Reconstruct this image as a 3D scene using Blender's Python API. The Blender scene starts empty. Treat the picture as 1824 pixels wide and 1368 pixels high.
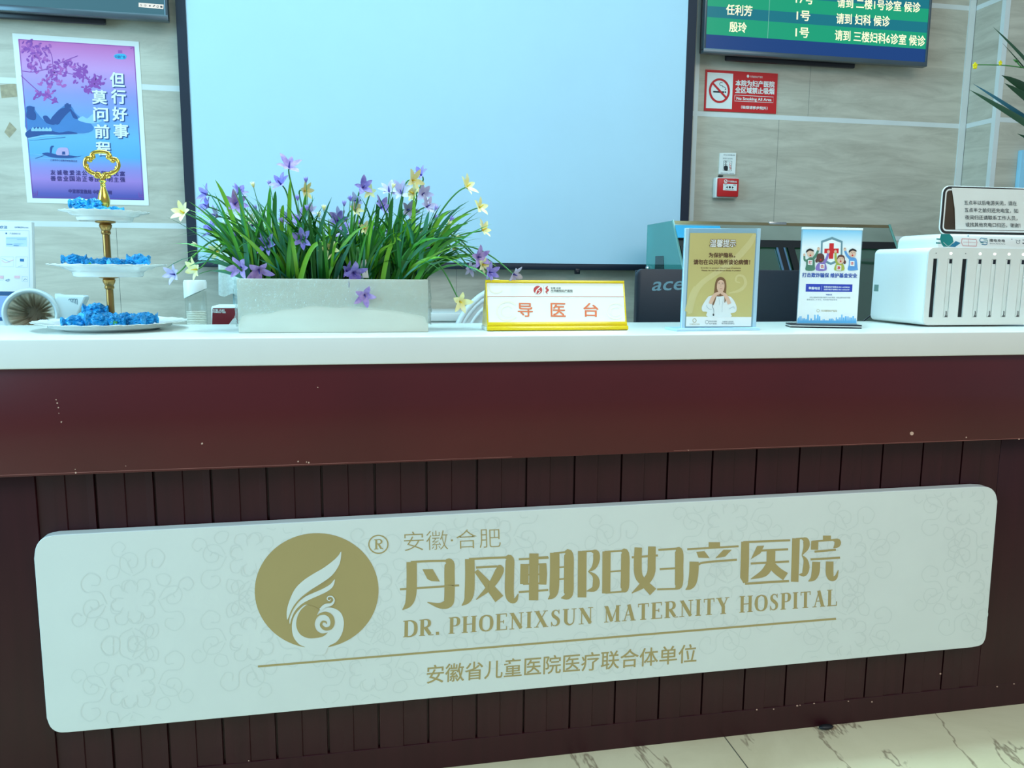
import bpy, bmesh, math, random
from mathutils import Vector, Matrix
from mathutils import noise as mnoise
from mathutils.geometry import tessellate_polygon as tessellate

random.seed(7)
S = bpy.context.scene
COL = S.collection

# ------------------------------------------------------------------ camera
F, CX, CY = 1420.0, 912.0, 684.0
YAW, PITCH, ROLL = -0.19251256, 0.14486611, 0.00849536
CAM = Vector((0.0, -1.70872716, 1.19670034))
_f = Vector((-math.sin(YAW)*math.cos(PITCH), math.cos(YAW)*math.cos(PITCH), -math.sin(PITCH)))
_r = Vector((math.cos(YAW), math.sin(YAW), 0))
_u = _r.cross(_f)
RIGHT = math.cos(ROLL)*_r + math.sin(ROLL)*_u
UP = -math.sin(ROLL)*_r + math.cos(ROLL)*_u
FWD = _f
cam = bpy.data.cameras.new('camera')
camo = bpy.data.objects.new('camera', cam)
COL.objects.link(camo)
cam.sensor_width = 36.0
cam.lens = F/1824.0*36.0
camo.matrix_world = Matrix(((RIGHT.x, UP.x, -FWD.x, CAM.x), (RIGHT.y, UP.y, -FWD.y, CAM.y),
                            (RIGHT.z, UP.z, -FWD.z, CAM.z), (0, 0, 0, 1)))
S.camera = camo

# ------------------------------------------------------------------ world, lights, exposure
S.view_settings.view_transform = 'Standard'
S.view_settings.look = 'None'
S.view_settings.gamma = 1.0
S.view_settings.use_curve_mapping = False
S.view_settings.exposure = 0.25
W = bpy.data.worlds.new('world')
S.world = W
W.use_nodes = True
_bg = W.node_tree.nodes['Background']
_bg.inputs[0].default_value = (0.64, 0.83, 0.95, 1)
_bg.inputs[1].default_value = 0.36

def area(name, loc, target, sx, sy, power, color, spread=None):
    l = bpy.data.lights.new(name, 'AREA')
    l.shape = 'RECTANGLE'; l.size = sx; l.size_y = sy
    l.energy = power; l.color = color
    o = bpy.data.objects.new(name, l); COL.objects.link(o)
    o.location = loc
    d = Vector(target)-Vector(loc)
    o.rotation_euler = d.to_track_quat('-Z', 'Y').to_euler()
    if spread: l.spread = math.radians(spread)
    return o
# daylight through the tall glazing to the left, and the ceiling panels of the hall and of the staff side
area('daylight_window', (-3.6, -1.2, 2.2), (0.6, 0.9, 1.2), 2.4, 2.4, 140, (0.37, 0.77, 1.0))
area('ceiling_panel_staff', (0.2, 0.25, 3.1), (0.2, 0.85, 0), 3.4, 0.9, 26, (0.45, 0.88, 1.0))
area('counter_top_fill', (0.5, 0.22, 2.95), (0.5, 0.221, 0), 3.6, 0.16, 7.5, (0.50, 0.90, 1.0), 40)  # unseen narrow fill, added to brighten the counter top but not the wall
area('ceiling_panel_hall', (1.4, -2.4, 3.1), (1.2, -1.6, 0), 2.4, 1.6, 44, (1.0, 0.95, 0.88))

# ------------------------------------------------------------------ helpers
def at(x, y, Y):
    """point of the place seen at photo pixel x, y on the vertical plane at depth Y"""
    d = RIGHT*((x-CX)/F) - UP*((y-CY)/F) + FWD
    return CAM + d*((Y-CAM.y)/d.y)

def atz(x, y, z):
    d = RIGHT*((x-CX)/F) - UP*((y-CY)/F) + FWD
    return CAM + d*((z-CAM.z)/d.z)

def lin(c):
    c = c/255.0
    return c/12.92 if c <= 0.04045 else ((c+0.055)/1.055)**2.4

def rgb(c):
    return (lin(c[0]), lin(c[1]), lin(c[2]), 1)

MATS = {}
def mat(name, col, rough=0.5, metal=0.0, spec=0.5, coat=0.0, var=0.06, vscale=8.0, bump=0.0, bscale=60.0,
        emit=None, estr=1.0, stretch=None, sheen=0.0, trans=0.0):
    if name in MATS:
        return MATS[name]
    m = bpy.data.materials.new(name); m.use_nodes = True
    nt = m.node_tree; b = nt.nodes['Principled BSDF']
    b.inputs['Roughness'].default_value = rough
    b.inputs['Metallic'].default_value = metal
    b.inputs['Specular IOR Level'].default_value = spec
    b.inputs['Coat Weight'].default_value = coat
    b.inputs['Coat Roughness'].default_value = 0.08
    b.inputs['Transmission Weight'].default_value = trans
    c = rgb(col)
    tc = nt.nodes.new('ShaderNodeTexCoord')
    mp = nt.nodes.new('ShaderNodeMapping')
    nt.links.new(tc.outputs['Object'], mp.inputs[0])
    if stretch: mp.inputs['Scale'].default_value = stretch
    n = nt.nodes.new('ShaderNodeTexNoise'); n.inputs['Scale'].default_value = vscale
    n.inputs['Detail'].default_value = 4
    nt.links.new(mp.outputs[0], n.inputs[0])
    r = nt.nodes.new('ShaderNodeValToRGB')
    r.color_ramp.elements[0].position = 0.3; r.color_ramp.elements[1].position = 0.7
    r.color_ramp.elements[0].color = (c[0]*(1-var), c[1]*(1-var), c[2]*(1-var), 1)
    r.color_ramp.elements[1].color = (min(1, c[0]*(1+var)), min(1, c[1]*(1+var)), min(1, c[2]*(1+var)), 1)
    nt.links.new(n.outputs[0], r.inputs[0])
    nt.links.new(r.outputs[0], b.inputs['Base Color'])
    if bump:
        n2 = nt.nodes.new('ShaderNodeTexNoise'); n2.inputs['Scale'].default_value = bscale
        nt.links.new(mp.outputs[0], n2.inputs[0])
        bp = nt.nodes.new('ShaderNodeBump'); bp.inputs['Strength'].default_value = bump
        bp.inputs['Distance'].default_value = 0.004
        nt.links.new(n2.outputs[0], bp.inputs['Height'])
        nt.links.new(bp.outputs[0], b.inputs['Normal'])
    if emit:
        b.inputs['Emission Color'].default_value = rgb(emit)
        b.inputs['Emission Strength'].default_value = estr
    MATS[name] = m
    return m

def glass(name, tint, gloss=0.12, rough=0.03, diffuse=0.0, dcol=(200, 230, 230), bump=0.0, bscale=40):
    if name in MATS: return MATS[name]
    m = bpy.data.materials.new(name); m.use_nodes = True
    nt = m.node_tree; nt.nodes.clear()
    out = nt.nodes.new('ShaderNodeOutputMaterial')
    t = nt.nodes.new('ShaderNodeBsdfTransparent'); t.inputs[0].default_value = rgb(tint)
    g = nt.nodes.new('ShaderNodeBsdfGlossy'); g.inputs['Roughness'].default_value = rough
    d = nt.nodes.new('ShaderNodeBsdfDiffuse'); d.inputs[0].default_value = rgb(dcol)
    fr = nt.nodes.new('ShaderNodeLayerWeight'); fr.inputs[0].default_value = 0.25
    mm = nt.nodes.new('ShaderNodeMath'); mm.operation = 'MULTIPLY_ADD'
    mm.inputs[1].default_value = 0.35; mm.inputs[2].default_value = gloss
    nt.links.new(fr.outputs['Facing'], mm.inputs[0])
    if bump:
        tc = nt.nodes.new('ShaderNodeTexCoord')
        n2 = nt.nodes.new('ShaderNodeTexNoise'); n2.inputs['Scale'].default_value = bscale
        n2.inputs['Distortion'].default_value = 2.0
        nt.links.new(tc.outputs['Object'], n2.inputs[0])
        bp = nt.nodes.new('ShaderNodeBump'); bp.inputs['Strength'].default_value = bump
        bp.inputs['Distance'].default_value = 0.01
        nt.links.new(n2.outputs[0], bp.inputs['Height'])
        nt.links.new(bp.outputs[0], g.inputs['Normal']); nt.links.new(bp.outputs[0], fr.inputs['Normal'])
    x1 = nt.nodes.new('ShaderNodeMixShader'); x1.inputs[0].default_value = diffuse
    nt.links.new(t.outputs[0], x1.inputs[1]); nt.links.new(d.outputs[0], x1.inputs[2])
    x2 = nt.nodes.new('ShaderNodeMixShader')
    nt.links.new(mm.outputs[0], x2.inputs[0]); nt.links.new(x1.outputs[0], x2.inputs[1]); nt.links.new(g.outputs[0], x2.inputs[2])
    nt.links.new(x2.outputs[0], out.inputs[0])
    MATS[name] = m
    return m

def tag(o, label=None, cat=None, group=None, kind=None):
    if label: o['label'] = label
    if cat: o['category'] = cat
    if group: o['group'] = group
    if kind: o['kind'] = kind
    return o

def empty(name, loc, label, cat, group=None, rz=0.0):
    o = bpy.data.objects.new(name, None); COL.objects.link(o)
    o.location = loc; o.rotation_euler = (0, 0, rz); o.empty_display_size = 0.05
    return tag(o, label, cat, group)

def xf(o):
    """matrix of an object before the depsgraph has run"""
    m = Matrix.LocRotScale(o.location, o.rotation_euler, o.scale)
    return xf(o.parent) @ m if o.parent else m

class MB:
    """collects shapes (in world coordinates) and links them as ONE mesh object"""
    def __init__(s):
        s.v = []; s.f = []; s.mi = []; s.m = []; s.cur = 0
    def use(s, m):
        if m not in s.m: s.m.append(m)
        s.cur = s.m.index(m); return s
    def add(s, vs, fs):
        k = len(s.v); s.v += [Vector(a) for a in vs]
        for f in fs:
            s.f.append([k+i for i in f]); s.mi.append(s.cur)
    def box(s, x0, x1, y0, y1, z0, z1, bev=0.0, seg=2):
        bm = bmesh.new(); bmesh.ops.create_cube(bm, size=1.0)
        for v in bm.verts:
            v.co = Vector(((x0+x1)/2+v.co.x*(x1-x0), (y0+y1)/2+v.co.y*(y1-y0), (z0+z1)/2+v.co.z*(z1-z0)))
        if bev: bmesh.ops.bevel(bm, geom=bm.edges[:], offset=bev, segments=seg, profile=0.5, affect='EDGES')
        s.bm(bm)
    def bm(s, bm, M=None):
        bm.verts.index_update()
        s.add([(M @ v.co if M else v.co.copy()) for v in bm.verts], [[v.index for v in f.verts] for f in bm.faces]); bm.free()
    def prism(s, pts, d, bev=0.0, seg=2):
        """planar polygon of 3D points extruded by vector d"""
        bm = bmesh.new(); n = len(pts); d = Vector(d)
        a = [bm.verts.new(Vector(p)) for p in pts]; b = [bm.verts.new(Vector(p)+d) for p in pts]
        bm.faces.new(a); bm.faces.new(b[::-1])
        for i in range(n): bm.faces.new((a[i], b[i], b[(i+1) % n], a[(i+1) % n]))
        bmesh.ops.recalc_face_normals(bm, faces=bm.faces[:])
        if bev: bmesh.ops.bevel(bm, geom=bm.edges[:], offset=bev, segments=seg, profile=0.5, affect='EDGES')
        s.bm(bm)
    def tube(s, pts, rad, n=8, caps=True, flat=1.0):
        pts = [Vector(p) for p in pts]; k = len(pts)
        if not hasattr(rad, '__len__'): rad = [rad]*k
        t0 = (pts[1]-pts[0]).normalized()
        up = Vector((0, 0, 1)) if abs(t0.z) < 0.9 else Vector((0, 1, 0))
        a = t0.cross(up).normalized(); vs = []; fs = []
        for i, p in enumerate(pts):
            t = (pts[min(i+1, k-1)]-pts[max(i-1, 0)]).normalized()
            a = (a-t*a.dot(t)).normalized(); b = t.cross(a)
            for j in range(n):
                w = 2*math.pi*j/n
                vs.append(p+a*math.cos(w)*rad[i]+b*math.sin(w)*rad[i]*flat)
        for i in range(k-1):
            for j in range(n):
                fs.append((i*n+j, i*n+(j+1) % n, (i+1)*n+(j+1) % n, (i+1)*n+j))
        if caps: fs.append(list(range(n))[::-1]); fs.append([(k-1)*n+j for j in range(n)])
        s.add(vs, fs)
    def lathe(s, prof, c, n=40, axis=(0, 0, 1)):
        """profile of (radius, height) turned round an axis through c"""
        ax = Vector(axis).normalized(); q = Vector((0, 0, 1)).rotation_difference(ax); c = Vector(c)
        vs = []; fs = []; k = len(prof)
        for r, h in prof:
            for j in range(n):
                w = 2*math.pi*j/n
                vs.append(c+q @ Vector((max(r, 1e-5)*math.cos(w), max(r, 1e-5)*math.sin(w), h)))
        for i in range(k-1):
            for j in range(n):
                fs.append((i*n+j, i*n+(j+1) % n, (i+1)*n+(j+1) % n, (i+1)*n+j))
        s.add(vs, fs)
    def ball(s, c, r, sub=2, sc=(1, 1, 1)):
        bm = bmesh.new(); bmesh.ops.create_icosphere(bm, subdivisions=sub, radius=r)
        for v in bm.verts: v.co = Vector((v.co.x*sc[0], v.co.y*sc[1], v.co.z*sc[2]))+Vector(c)
        s.bm(bm)
    def build(s, name, m=None, parent=None, smooth=False, label=None, recalc=True):
        me = bpy.data.meshes.new(name)
        o = bpy.data.objects.new(name, me); COL.objects.link(o)
        inv = Matrix.Identity(4)
        if parent:
            o.parent = parent; inv = xf(parent).inverted()
        me.from_pydata([inv @ v for v in s.v], [], s.f)
        if m: me.materials.append(m)
        else:
            for q in s.m: me.materials.append(q)
            me.polygons.foreach_set('material_index', s.mi)
        if recalc:
            bm = bmesh.new(); bm.from_mesh(me); bmesh.ops.recalc_face_normals(bm, faces=bm.faces[:]); bm.to_mesh(me); bm.free()
        if smooth:
            me.polygons.foreach_set('use_smooth', [True]*len(me.polygons))
            if smooth != 'all': me.set_sharp_from_angle(angle=math.radians(40))
        me.update()
        if label: o['label'] = label
        return o
    def thing(s, name, m, label, cat, group=None, smooth=False, recalc=True):
        """a top-level thing that is one mesh; its origin goes to the middle of its base"""
        x = [v.x for v in s.v]; y = [v.y for v in s.v]; z = [v.z for v in s.v]
        c = Vector(((min(x)+max(x))/2, (min(y)+max(y))/2, min(z)))
        s.v = [v-c for v in s.v]
        o = s.build(name, m, None, smooth, recalc=recalc); o.location = c
        return tag(o, label, cat, group)

def struct(mb, name, m, smooth=False):
    o = mb.build(name, m, None, smooth); o['kind'] = 'structure'; return o

def spline(pts, n=6, closed=False):
    """Catmull-Rom through points of any dimension"""
    out = []; k = len(pts); pts = [Vector(p) for p in pts]
    rng = range(k) if closed else range(k-1)
    for i in rng:
        if closed: p0, p1, p2, p3 = (pts[(i+j) % k] for j in (-1, 0, 1, 2))
        else:
            p1, p2 = pts[i], pts[i+1]
            p0 = pts[i-1] if i > 0 else p1*2-p2
            p3 = pts[i+2] if i+2 < k else p2*2-p1
        for j in range(n):
            t = j/n
            out.append(0.5*((2*p1)+(p2-p0)*t+(2*p0-5*p1+4*p2-p3)*t*t+(3*p1-p0-3*p2+p3)*t**3))
    if not closed: out.append(pts[-1])
    return out

_TXT = {}
def text_mesh(s, bold=0.0):
    """outline of a line of writing as flat faces, scaled to the unit square"""
    k = (s, bold)
    if k not in _TXT:
        c = bpy.data.curves.new('lettering', 'FONT'); c.body = s; c.resolution_u = 3; c.offset = bold; c.dimensions = '2D'; c.fill_mode = 'FRONT'
        o = bpy.data.objects.new('lettering', c); COL.objects.link(o)
        bpy.context.view_layer.update()
        dg = bpy.context.evaluated_depsgraph_get(); me = o.evaluated_get(dg).to_mesh()
        vs = [(v.co.x, v.co.y) for v in me.vertices]; fs = [list(p.vertices) for p in me.polygons]
        bpy.data.objects.remove(o); bpy.data.curves.remove(c)
        x0 = min(v[0] for v in vs); x1 = max(v[0] for v in vs); y0 = min(v[1] for v in vs); y1 = max(v[1] for v in vs)
        _TXT[k] = ([((v[0]-x0)/(x1-x0), (v[1]-y0)/(y1-y0)) for v in vs], fs, (x1-x0)/(y1-y0))
    return _TXT[k]

class Art:
    """flat print or lettering on a real plane (o, n); shapes are given as photo pixels met by that plane"""
    def __init__(s, o, n, step=0.0003):
        s.o = Vector(o); s.n = Vector(n).normalized()
        if s.n.dot(CAM-s.o) < 0: s.n = -s.n
        s.mb = MB(); s.step = step; s.lay = 1; s.T = None; s.sub = 0
    def hit(s, x, y):
        if s.T: x, y = s.T(x, y)
        d = RIGHT*((x-CX)/F) - UP*((y-CY)/F) + FWD
        return CAM + d*((s.o-CAM).dot(s.n)/d.dot(s.n)) + s.n*(s.step*s.lay+0.000014*s.sub)
    def L(s, k): s.lay = k; return s
    def use(s, m): s.mb.use(m); return s
    def poly(s, pts, m=None):
        if m: s.use(m)
        s.sub = (s.sub+1) % 14
        s.mb.add([s.hit(*p) for p in pts], [list(t) for t in tessellate([[Vector((p[0], p[1], 0)) for p in pts]])])
    def quad(s, pts, m=None):
        if m: s.use(m)
        s.sub = (s.sub+1) % 14
        s.mb.add([s.hit(*p) for p in pts], [(0, 1, 2, 3)])
    def smooth(s, pts, m=None, n=5): s.poly([tuple(p) for p in spline(pts, n, True)], m)
    def ribbon(s, pts, w, m=None, n=1, round_=False):
        """band along a pixel polyline; w one width or one per point"""
        if m: s.use(m)
        s.sub = (s.sub+1) % 14
        if not hasattr(w, '__len__'): w = [w]*len(pts)
        q = [Vector((p[0], p[1], w[i])) for i, p in enumerate(pts)]
        if n > 1: q = spline(q, n)
        vs = []; k = len(q)
        for i in range(k):
            a = q[max(i-1, 0)]; b = q[min(i+1, k-1)]
            t = Vector((b.x-a.x, b.y-a.y))
            if t.length < 1e-9: t = Vector((1, 0))
            t.normalize(); h = q[i].z/2
            e_ = s.n*(3e-6*(i % 40)); vs.append(s.hit(q[i].x-t.y*h, q[i].y+t.x*h)+e_); vs.append(s.hit(q[i].x+t.y*h, q[i].y-t.x*h)+e_)
        s.mb.add(vs, [(2*i, 2*i+1, 2*i+3, 2*i+2) for i in range(k-1)])
    def ell(s, cx, cy, rx, ry, m=None, n=40, rot=0.0, a0=0, a1=2*math.pi):
        p = []
        for i in range(n):
            w = a0+(a1-a0)*i/(n if a1-a0 > 6.2 else n-1); x = rx*math.cos(w); y = ry*math.sin(w)
            p.append((cx+x*math.cos(rot)-y*math.sin(rot), cy+x*math.sin(rot)+y*math.cos(rot)))
        s.poly(p, m)
    def ring(s, cx, cy, rx, ry, w, m=None, n=40, rot=0.0, a0=0, a1=2*math.pi):
        p = []
        for i in range(n+1):
            t = a0+(a1-a0)*i/n; x = rx*math.cos(t); y = ry*math.sin(t)
            p.append((cx+x*math.cos(rot)-y*math.sin(rot), cy+x*math.sin(rot)+y*math.cos(rot)))
        s.ribbon(p, w, m)
    def text(s, t, tl, tr, down, m=None, bold=0.0, shear=0.0):
        """writing in the pixel parallelogram from tl along to tr, `down` = vector from top to bottom"""
        if m: s.use(m)
        vs, fs, asp = text_mesh(t, min(bold, 0.0))
        if not hasattr(down, '__len__'): down = (0, down)
        k = max(bold, 0.0)
        for (ex, ey) in (((-1, -1), (1, -1), (1, 1), (-1, 1)) if k else ((0, 0),)):
            s.sub = (s.sub+1) % 14
            out = []
            for u, v in vs:
                u2 = u+ex*k/asp; w = 1-(v+ey*k*0.8)
                out.append(s.hit(tl[0]+(tr[0]-tl[0])*u2+down[0]*w+shear*v, tl[1]+(tr[1]-tl[1])*u2+down[1]*w))
            s.mb.add(out, fs)
    def build(s, name, parent, label=None):
        return s.mb.build(name, None, parent, recalc=False, label=label)

def ordinal(i, n, end='left', word=''):
    names = ['first', 'second', 'third', 'fourth', 'fifth', 'sixth', 'seventh', 'eighth', 'ninth', 'tenth', 'eleventh', 'twelfth']
    return names[i]

H = 1.05          # top of the counter
YW = 1.55         # face of the back wall

# ------------------------------------------------------------------ setting
def stone_material(name, base, vein, scale, stretch, amount=0.5, rough=0.35, vthin=0.0):
    m = bpy.data.materials.new(name); m.use_nodes = True
    nt = m.node_tree; b = nt.nodes['Principled BSDF']
    b.inputs['Roughness'].default_value = rough
    tc = nt.nodes.new('ShaderNodeTexCoord'); mp = nt.nodes.new('ShaderNodeMapping')
    mp.inputs['Scale'].default_value = stretch
    nt.links.new(tc.outputs['Object'], mp.inputs[0])
    n1 = nt.nodes.new('ShaderNodeTexNoise'); n1.inputs['Scale'].default_value = scale; n1.inputs['Detail'].default_value = 8
    n1.inputs['Roughness'].default_value = 0.65; n1.inputs['Distortion'].default_value = 0.6
    nt.links.new(mp.outputs[0], n1.inputs[0])
    r1 = nt.nodes.new('ShaderNodeValToRGB')
    e = r1.color_ramp.elements
    e[0].position = 0.30; e[0].color = rgb(vein); e[1].position = 0.62; e[1].color = rgb(base)
    nt.links.new(n1.outputs[0], r1.inputs[0])
    n2 = nt.nodes.new('ShaderNodeTexNoise'); n2.inputs['Scale'].default_value = scale*0.35; n2.inputs['Detail'].default_value = 3
    nt.links.new(mp.outputs[0], n2.inputs[0])
    mx = nt.nodes.new('ShaderNodeMix'); mx.data_type = 'RGBA'; mx.inputs[0].default_value = amount
    mx.inputs[6].default_value = rgb(base)
    nt.links.new(r1.outputs[0], mx.inputs[7])
    last = mx.outputs[2]
    if vthin:
        # thin wandering veins: where two noise fields cross
        n3 = nt.nodes.new('ShaderNodeTexNoise'); n3.inputs['Scale'].default_value = vthin; n3.inputs['Detail'].default_value = 6
        n3.inputs['Roughness'].default_value = 0.6; n3.inputs['Distortion'].default_value = 0.4
        mp3 = nt.nodes.new('ShaderNodeMapping'); mp3.inputs['Scale'].default_value = (1.0, 0.32, 1.0)
        mp3.inputs['Rotation'].default_value = (0, 0, math.radians(18))
        nt.links.new(tc.outputs['Object'], mp3.inputs[0]); nt.links.new(mp3.outputs[0], n3.inputs[0])
        sb = nt.nodes.new('ShaderNodeMath'); sb.operation = 'SUBTRACT'; sb.inputs[1].default_value = 0.5
        ab = nt.nodes.new('ShaderNodeMath'); ab.operation = 'ABSOLUTE'
        nt.links.new(n3.outputs[0], sb.inputs[0]); nt.links.new(sb.outputs[0], ab.inputs[0])
        r3 = nt.nodes.new('ShaderNodeValToRGB')
        r3.color_ramp.elements[0].position = 0.0; r3.color_ramp.elements[0].color = (0.75, 0.75, 0.75, 1)
        r3.color_ramp.elements[1].position = 0.010; r3.color_ramp.elements[1].color = (0, 0, 0, 1)
        nt.links.new(ab.outputs[0], r3.inputs[0])
        m3 = nt.nodes.new('ShaderNodeMix'); m3.data_type = 'RGBA'; m3.inputs[7].default_value = rgb((122, 98, 78))
        nt.links.new(r3.outputs[0], m3.inputs[0]); nt.links.new(last, m3.inputs[6]); last = m3.outputs[2]
    nt.links.new(last, b.inputs['Base Color'])
    return m

M_wall = stone_material('wall_stone', (206, 200, 184), (150, 142, 126), 3.0, (1.1, 1.0, 7.0), 0.58, 0.45)
M_floor = stone_material('floor_marble', (226, 212, 176), (200, 184, 146), 2.5, (1, 1, 1), 0.6, 0.12, 2.6)
M_strip = mat('stone_strip', (222, 226, 224), 0.35, var=0.03)
M_joint = mat('joint_dark', (120, 122, 116), 0.8)

b = MB(); b.box(-6, 7, -7, 3.2, -0.1, 0); struct(b, 'floor', M_floor)
b = MB()
for (p, q) in (((1290, 1312), (1332, 1368)),):
    a0 = atz(p[0], p[1], 0); a1 = atz(q[0], q[1], 0); d = (a1-a0).normalized(); s_ = Vector((-d.y, d.x, 0))*0.0014
    e0 = a0+d*0.0; e1 = a0+d*1.6
    b.add([e0-s_+Vector((0, 0, .0006)), e0+s_+Vector((0, 0, .0006)), e1+s_+Vector((0, 0, .0006)), e1-s_+Vector((0, 0, .0006))], [(0, 1, 2, 3)])
struct(b, 'trim_1', mat('floor_joint', (96, 92, 78), 0.8))
b = MB(); b.box(-4.5, 2.71, YW, YW+0.15, 0, 3.4); struct(b, 'wall_back', M_wall)
b = MB(); b.box(2.70, 4.6, 1.375, YW+0.15, 0, 3.4); struct(b, 'wall_right', M_wall)
k = 2
for zc in (0.352, 0.852, 1.352, 1.852, 2.352, 2.852):      # pale bands between the stone courses
    b = MB(); b.box(-4.5, 2.69, YW-0.0005, YW+0.02, zc-0.020, zc); struct(b, 'trim_%d' % k, M_strip); k += 1
    b = MB(); b.box(2.6992, 4.6, 1.3742, YW, zc-0.020, zc); struct(b, 'trim_%d' % k, M_strip); k += 1
xs_ = at(1247, 0, YW).x
for (x0, x1, y0, y1) in ((2.668, 2.6985, YW-0.006, YW+.02), (xs_-.009, xs_+.009, YW-0.0009, YW+.02), (2.6985, 2.722, 1.3735, 1.395)):   # upright bands
    b = MB(); b.box(x0, x1, y0, y1, 0, 3.4); struct(b, 'trim_%d' % k, M_strip); k += 1
# fine upright joints of the stone slabs
b = MB()
for (x, z0, z1) in ((at(212, 490, YW).x, 0.852, 1.332), (at(1383, 300, YW).x, 1.352, 1.832), (at(1440, 190, YW).x, 1.852, 2.332),
                    (-1.9, 1.352, 1.832), (-1.55, 0.852, 1.332), (0.4, 0.852, 1.332), (1.9, 0.852, 1.332)):
    b.box(x-0.0007, x+0.0007, YW-0.0003, YW+0.01, z0, z1)
b.box(2.6985, 2.6998, YW-0.0075, YW, 0, 3.4)
struct(b, 'trim_%d' % k, M_joint)

# ------------------------------------------------------------------ counter
M_red = mat('red_lacquer', (78, 12, 19), 0.30, spec=0.4, coat=0.22, var=0.12, vscale=2.5, bump=0.02, bscale=30)
M_slat = mat('dark_red_slat', (52, 15, 21), 0.42, spec=0.35, coat=0.05, var=0.12, vscale=6, stretch=(8, 8, 0.6))
M_dark = mat('counter_carcass', (40, 22, 24), 0.6)
M_top = mat('white_quartz', (228, 230, 224), 0.22, spec=0.35, var=0.015)
XL, XR = -1.30, 2.25
GX0, GXN, NG = -0.665, 1.658, 20
PER = (GXN-GX0)/NG
YS = 0.06
counter = empty('reception_counter', ((XL+XR)/2, 0.2, 0), 'dark red lacquered reception counter with grooved front below a plain red fascia', 'counter')
b = MB(); b.box(XL, XR, YS+0.012, 0.365, 0.0, 0.9905); b.build('carcass', M_dark, counter)
b = MB(); b.box(XL, XR, 0.016, YS+0.014, 0.7705, 0.9905, 0.0015); fas = b.build('fascia', M_red, counter, smooth=True)
b = MB()
prof = []                                                   # cross-section of the grooved boards
for i in range(NG):
    x = GX0+i*PER
    prof += [(x-0.0028, 0.0), (x-0.0022, 0.010), (x+0.0022, 0.010), (x+0.0028, 0.0012), (x+PER*0.30, 0.0), (x+PER*0.50-0.0012, 0.0),
             (x+PER*0.50, 0.0022), (x+PER*0.50+0.0012, 0.0018), (x+PER*0.85, 0.0014)]
prof += [(GXN-0.0028, 0.0), (GXN-0.0022, 0.010), (GXN+0.0022, 0.010), (GXN+0.0028, 0.0)]
vs = []
for (x, d) in prof: vs += [(x, YS+d, 0.066), (x, YS+d, 0.772)]
b.add(vs, [(2*i, 2*i+2, 2*i+3, 2*i+1) for i in range(len(prof)-1)])
b.build('grooved_panel', M_slat, counter, recalc=False)
for (x0, x1) in ((XL, GX0+0.002), (GXN-0.002, XR)):
    b = MB(); b.box(x0, x1, YS-0.004 if x0 < 0 else YS-0.001, YS+0.013, 0.066, 0.7705, 0.002); b.build('end_panel', M_slat, counter, smooth=True)
plinth = MB().use(M_slat); plinth.box(XL, XR, YS-0.001, YS+0.014, 0, 0.0685, 0.0015)
# worn spots in the lacquer, along the lower edge and on the face
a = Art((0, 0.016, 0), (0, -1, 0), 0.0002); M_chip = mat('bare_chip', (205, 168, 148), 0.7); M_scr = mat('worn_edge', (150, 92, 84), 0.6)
for (x, y, r) in ((100, 712, 1.3), (102, 718, 1.5), (104, 726, 1.4), (105, 736, 1.1), (109, 752, 1.6), (110, 751, 1.0), (360, 790, 2.0), (566, 690, 1.2),
                  (1624, 772, 3.6), (1721, 779, 1.4), (135, 842, 1.5), (134, 836, 0.9), (224, 830, 1.0), (531, 822, 1.6), (546, 823, 1.3), (550, 824, 1.5), (1815, 782, 1.6), (1226, 802, 1.3)):
    a.ell(x, y, r, r*random.uniform(0.6, 1.2), M_chip, 7, random.random()*3)
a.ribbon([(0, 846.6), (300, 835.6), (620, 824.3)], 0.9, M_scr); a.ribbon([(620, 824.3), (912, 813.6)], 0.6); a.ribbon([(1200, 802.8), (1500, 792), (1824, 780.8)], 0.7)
a.build('worn_specks', fas)
a = Art((0, YS-0.001, 0), (0, -1, 0), 0.0002); a.mb = plinth
for (x, y, r) in ((1348, 1264, 1.6), (1378, 1263, 1.4), (1420, 1257, 1.8), (1425, 1256, 1.2), (1450, 1253, 1.5), (1511, 1249, 1.3), (1553, 1250, 1.5), (1675, 1200, 1.8), (1776, 1223, 1.5), (1806, 1218, 1.4), (443, 1355, 1.2)):
    a.ell(x, y, r, r*0.8, M_chip, 7)
plinth.build('plinth', None, counter, recalc=False)
b = MB(); c = atz(1465, 1292, 0.0)
b.ball((c.x, YS-0.0145, 0.006), 0.014, 2, (1.5, 0.7, 0.42)); b.thing('cable_gland', mat('black_lump', (20, 22, 26), 0.5, bump=0.5), 'small black rubber plug on the floor against the counter plinth', 'plug', smooth='all')
b = MB(); b.box(XL, XR, 0.0, 0.396, 0.991, H, 0.003, 3)
b.thing('stone_countertop', M_top, 'thick glossy white stone worktop along the top of the red counter', 'countertop', smooth=True)

# ------------------------------------------------------------------ hospital sign on the counter front
M_gold = mat('sign_gold', (178, 158, 104), 0.45, var=0.02)
M_board = mat('sign_white', (226, 232, 226), 0.28, var=0.015, coat=0.1)
M_patt = mat('sign_pattern', (218, 225, 219), 0.3, var=0.01)
YB = 0.030
sign = empty('sign_board', (0.48, YB+0.014, 0.19), 'long white rounded hospital name board with gold emblem and writing on the counter front', 'sign')
p = spline([(60.5, 1000), (60.2, 985)], 1)
def sgn(x, y): return at(x, y, YB)
outl = [sgn(*q) for q in spline([(60.5, 995), (64, 974), (76, 959), (97, 953.2)], 5)]
outl += [sgn(*q) for q in spline([(1742, 866.8), (1762, 868.5), (1773, 878), (1777, 893)], 5)]
outl += [sgn(*q) for q in spline([(1757.5, 1125), (1755, 1139), (1748, 1149), (1732, 1153.3)], 5)]
outl += [sgn(*q) for q in spline([(121, 1305), (103, 1304.5), (90, 1296), (83, 1280)], 5)]
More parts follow.
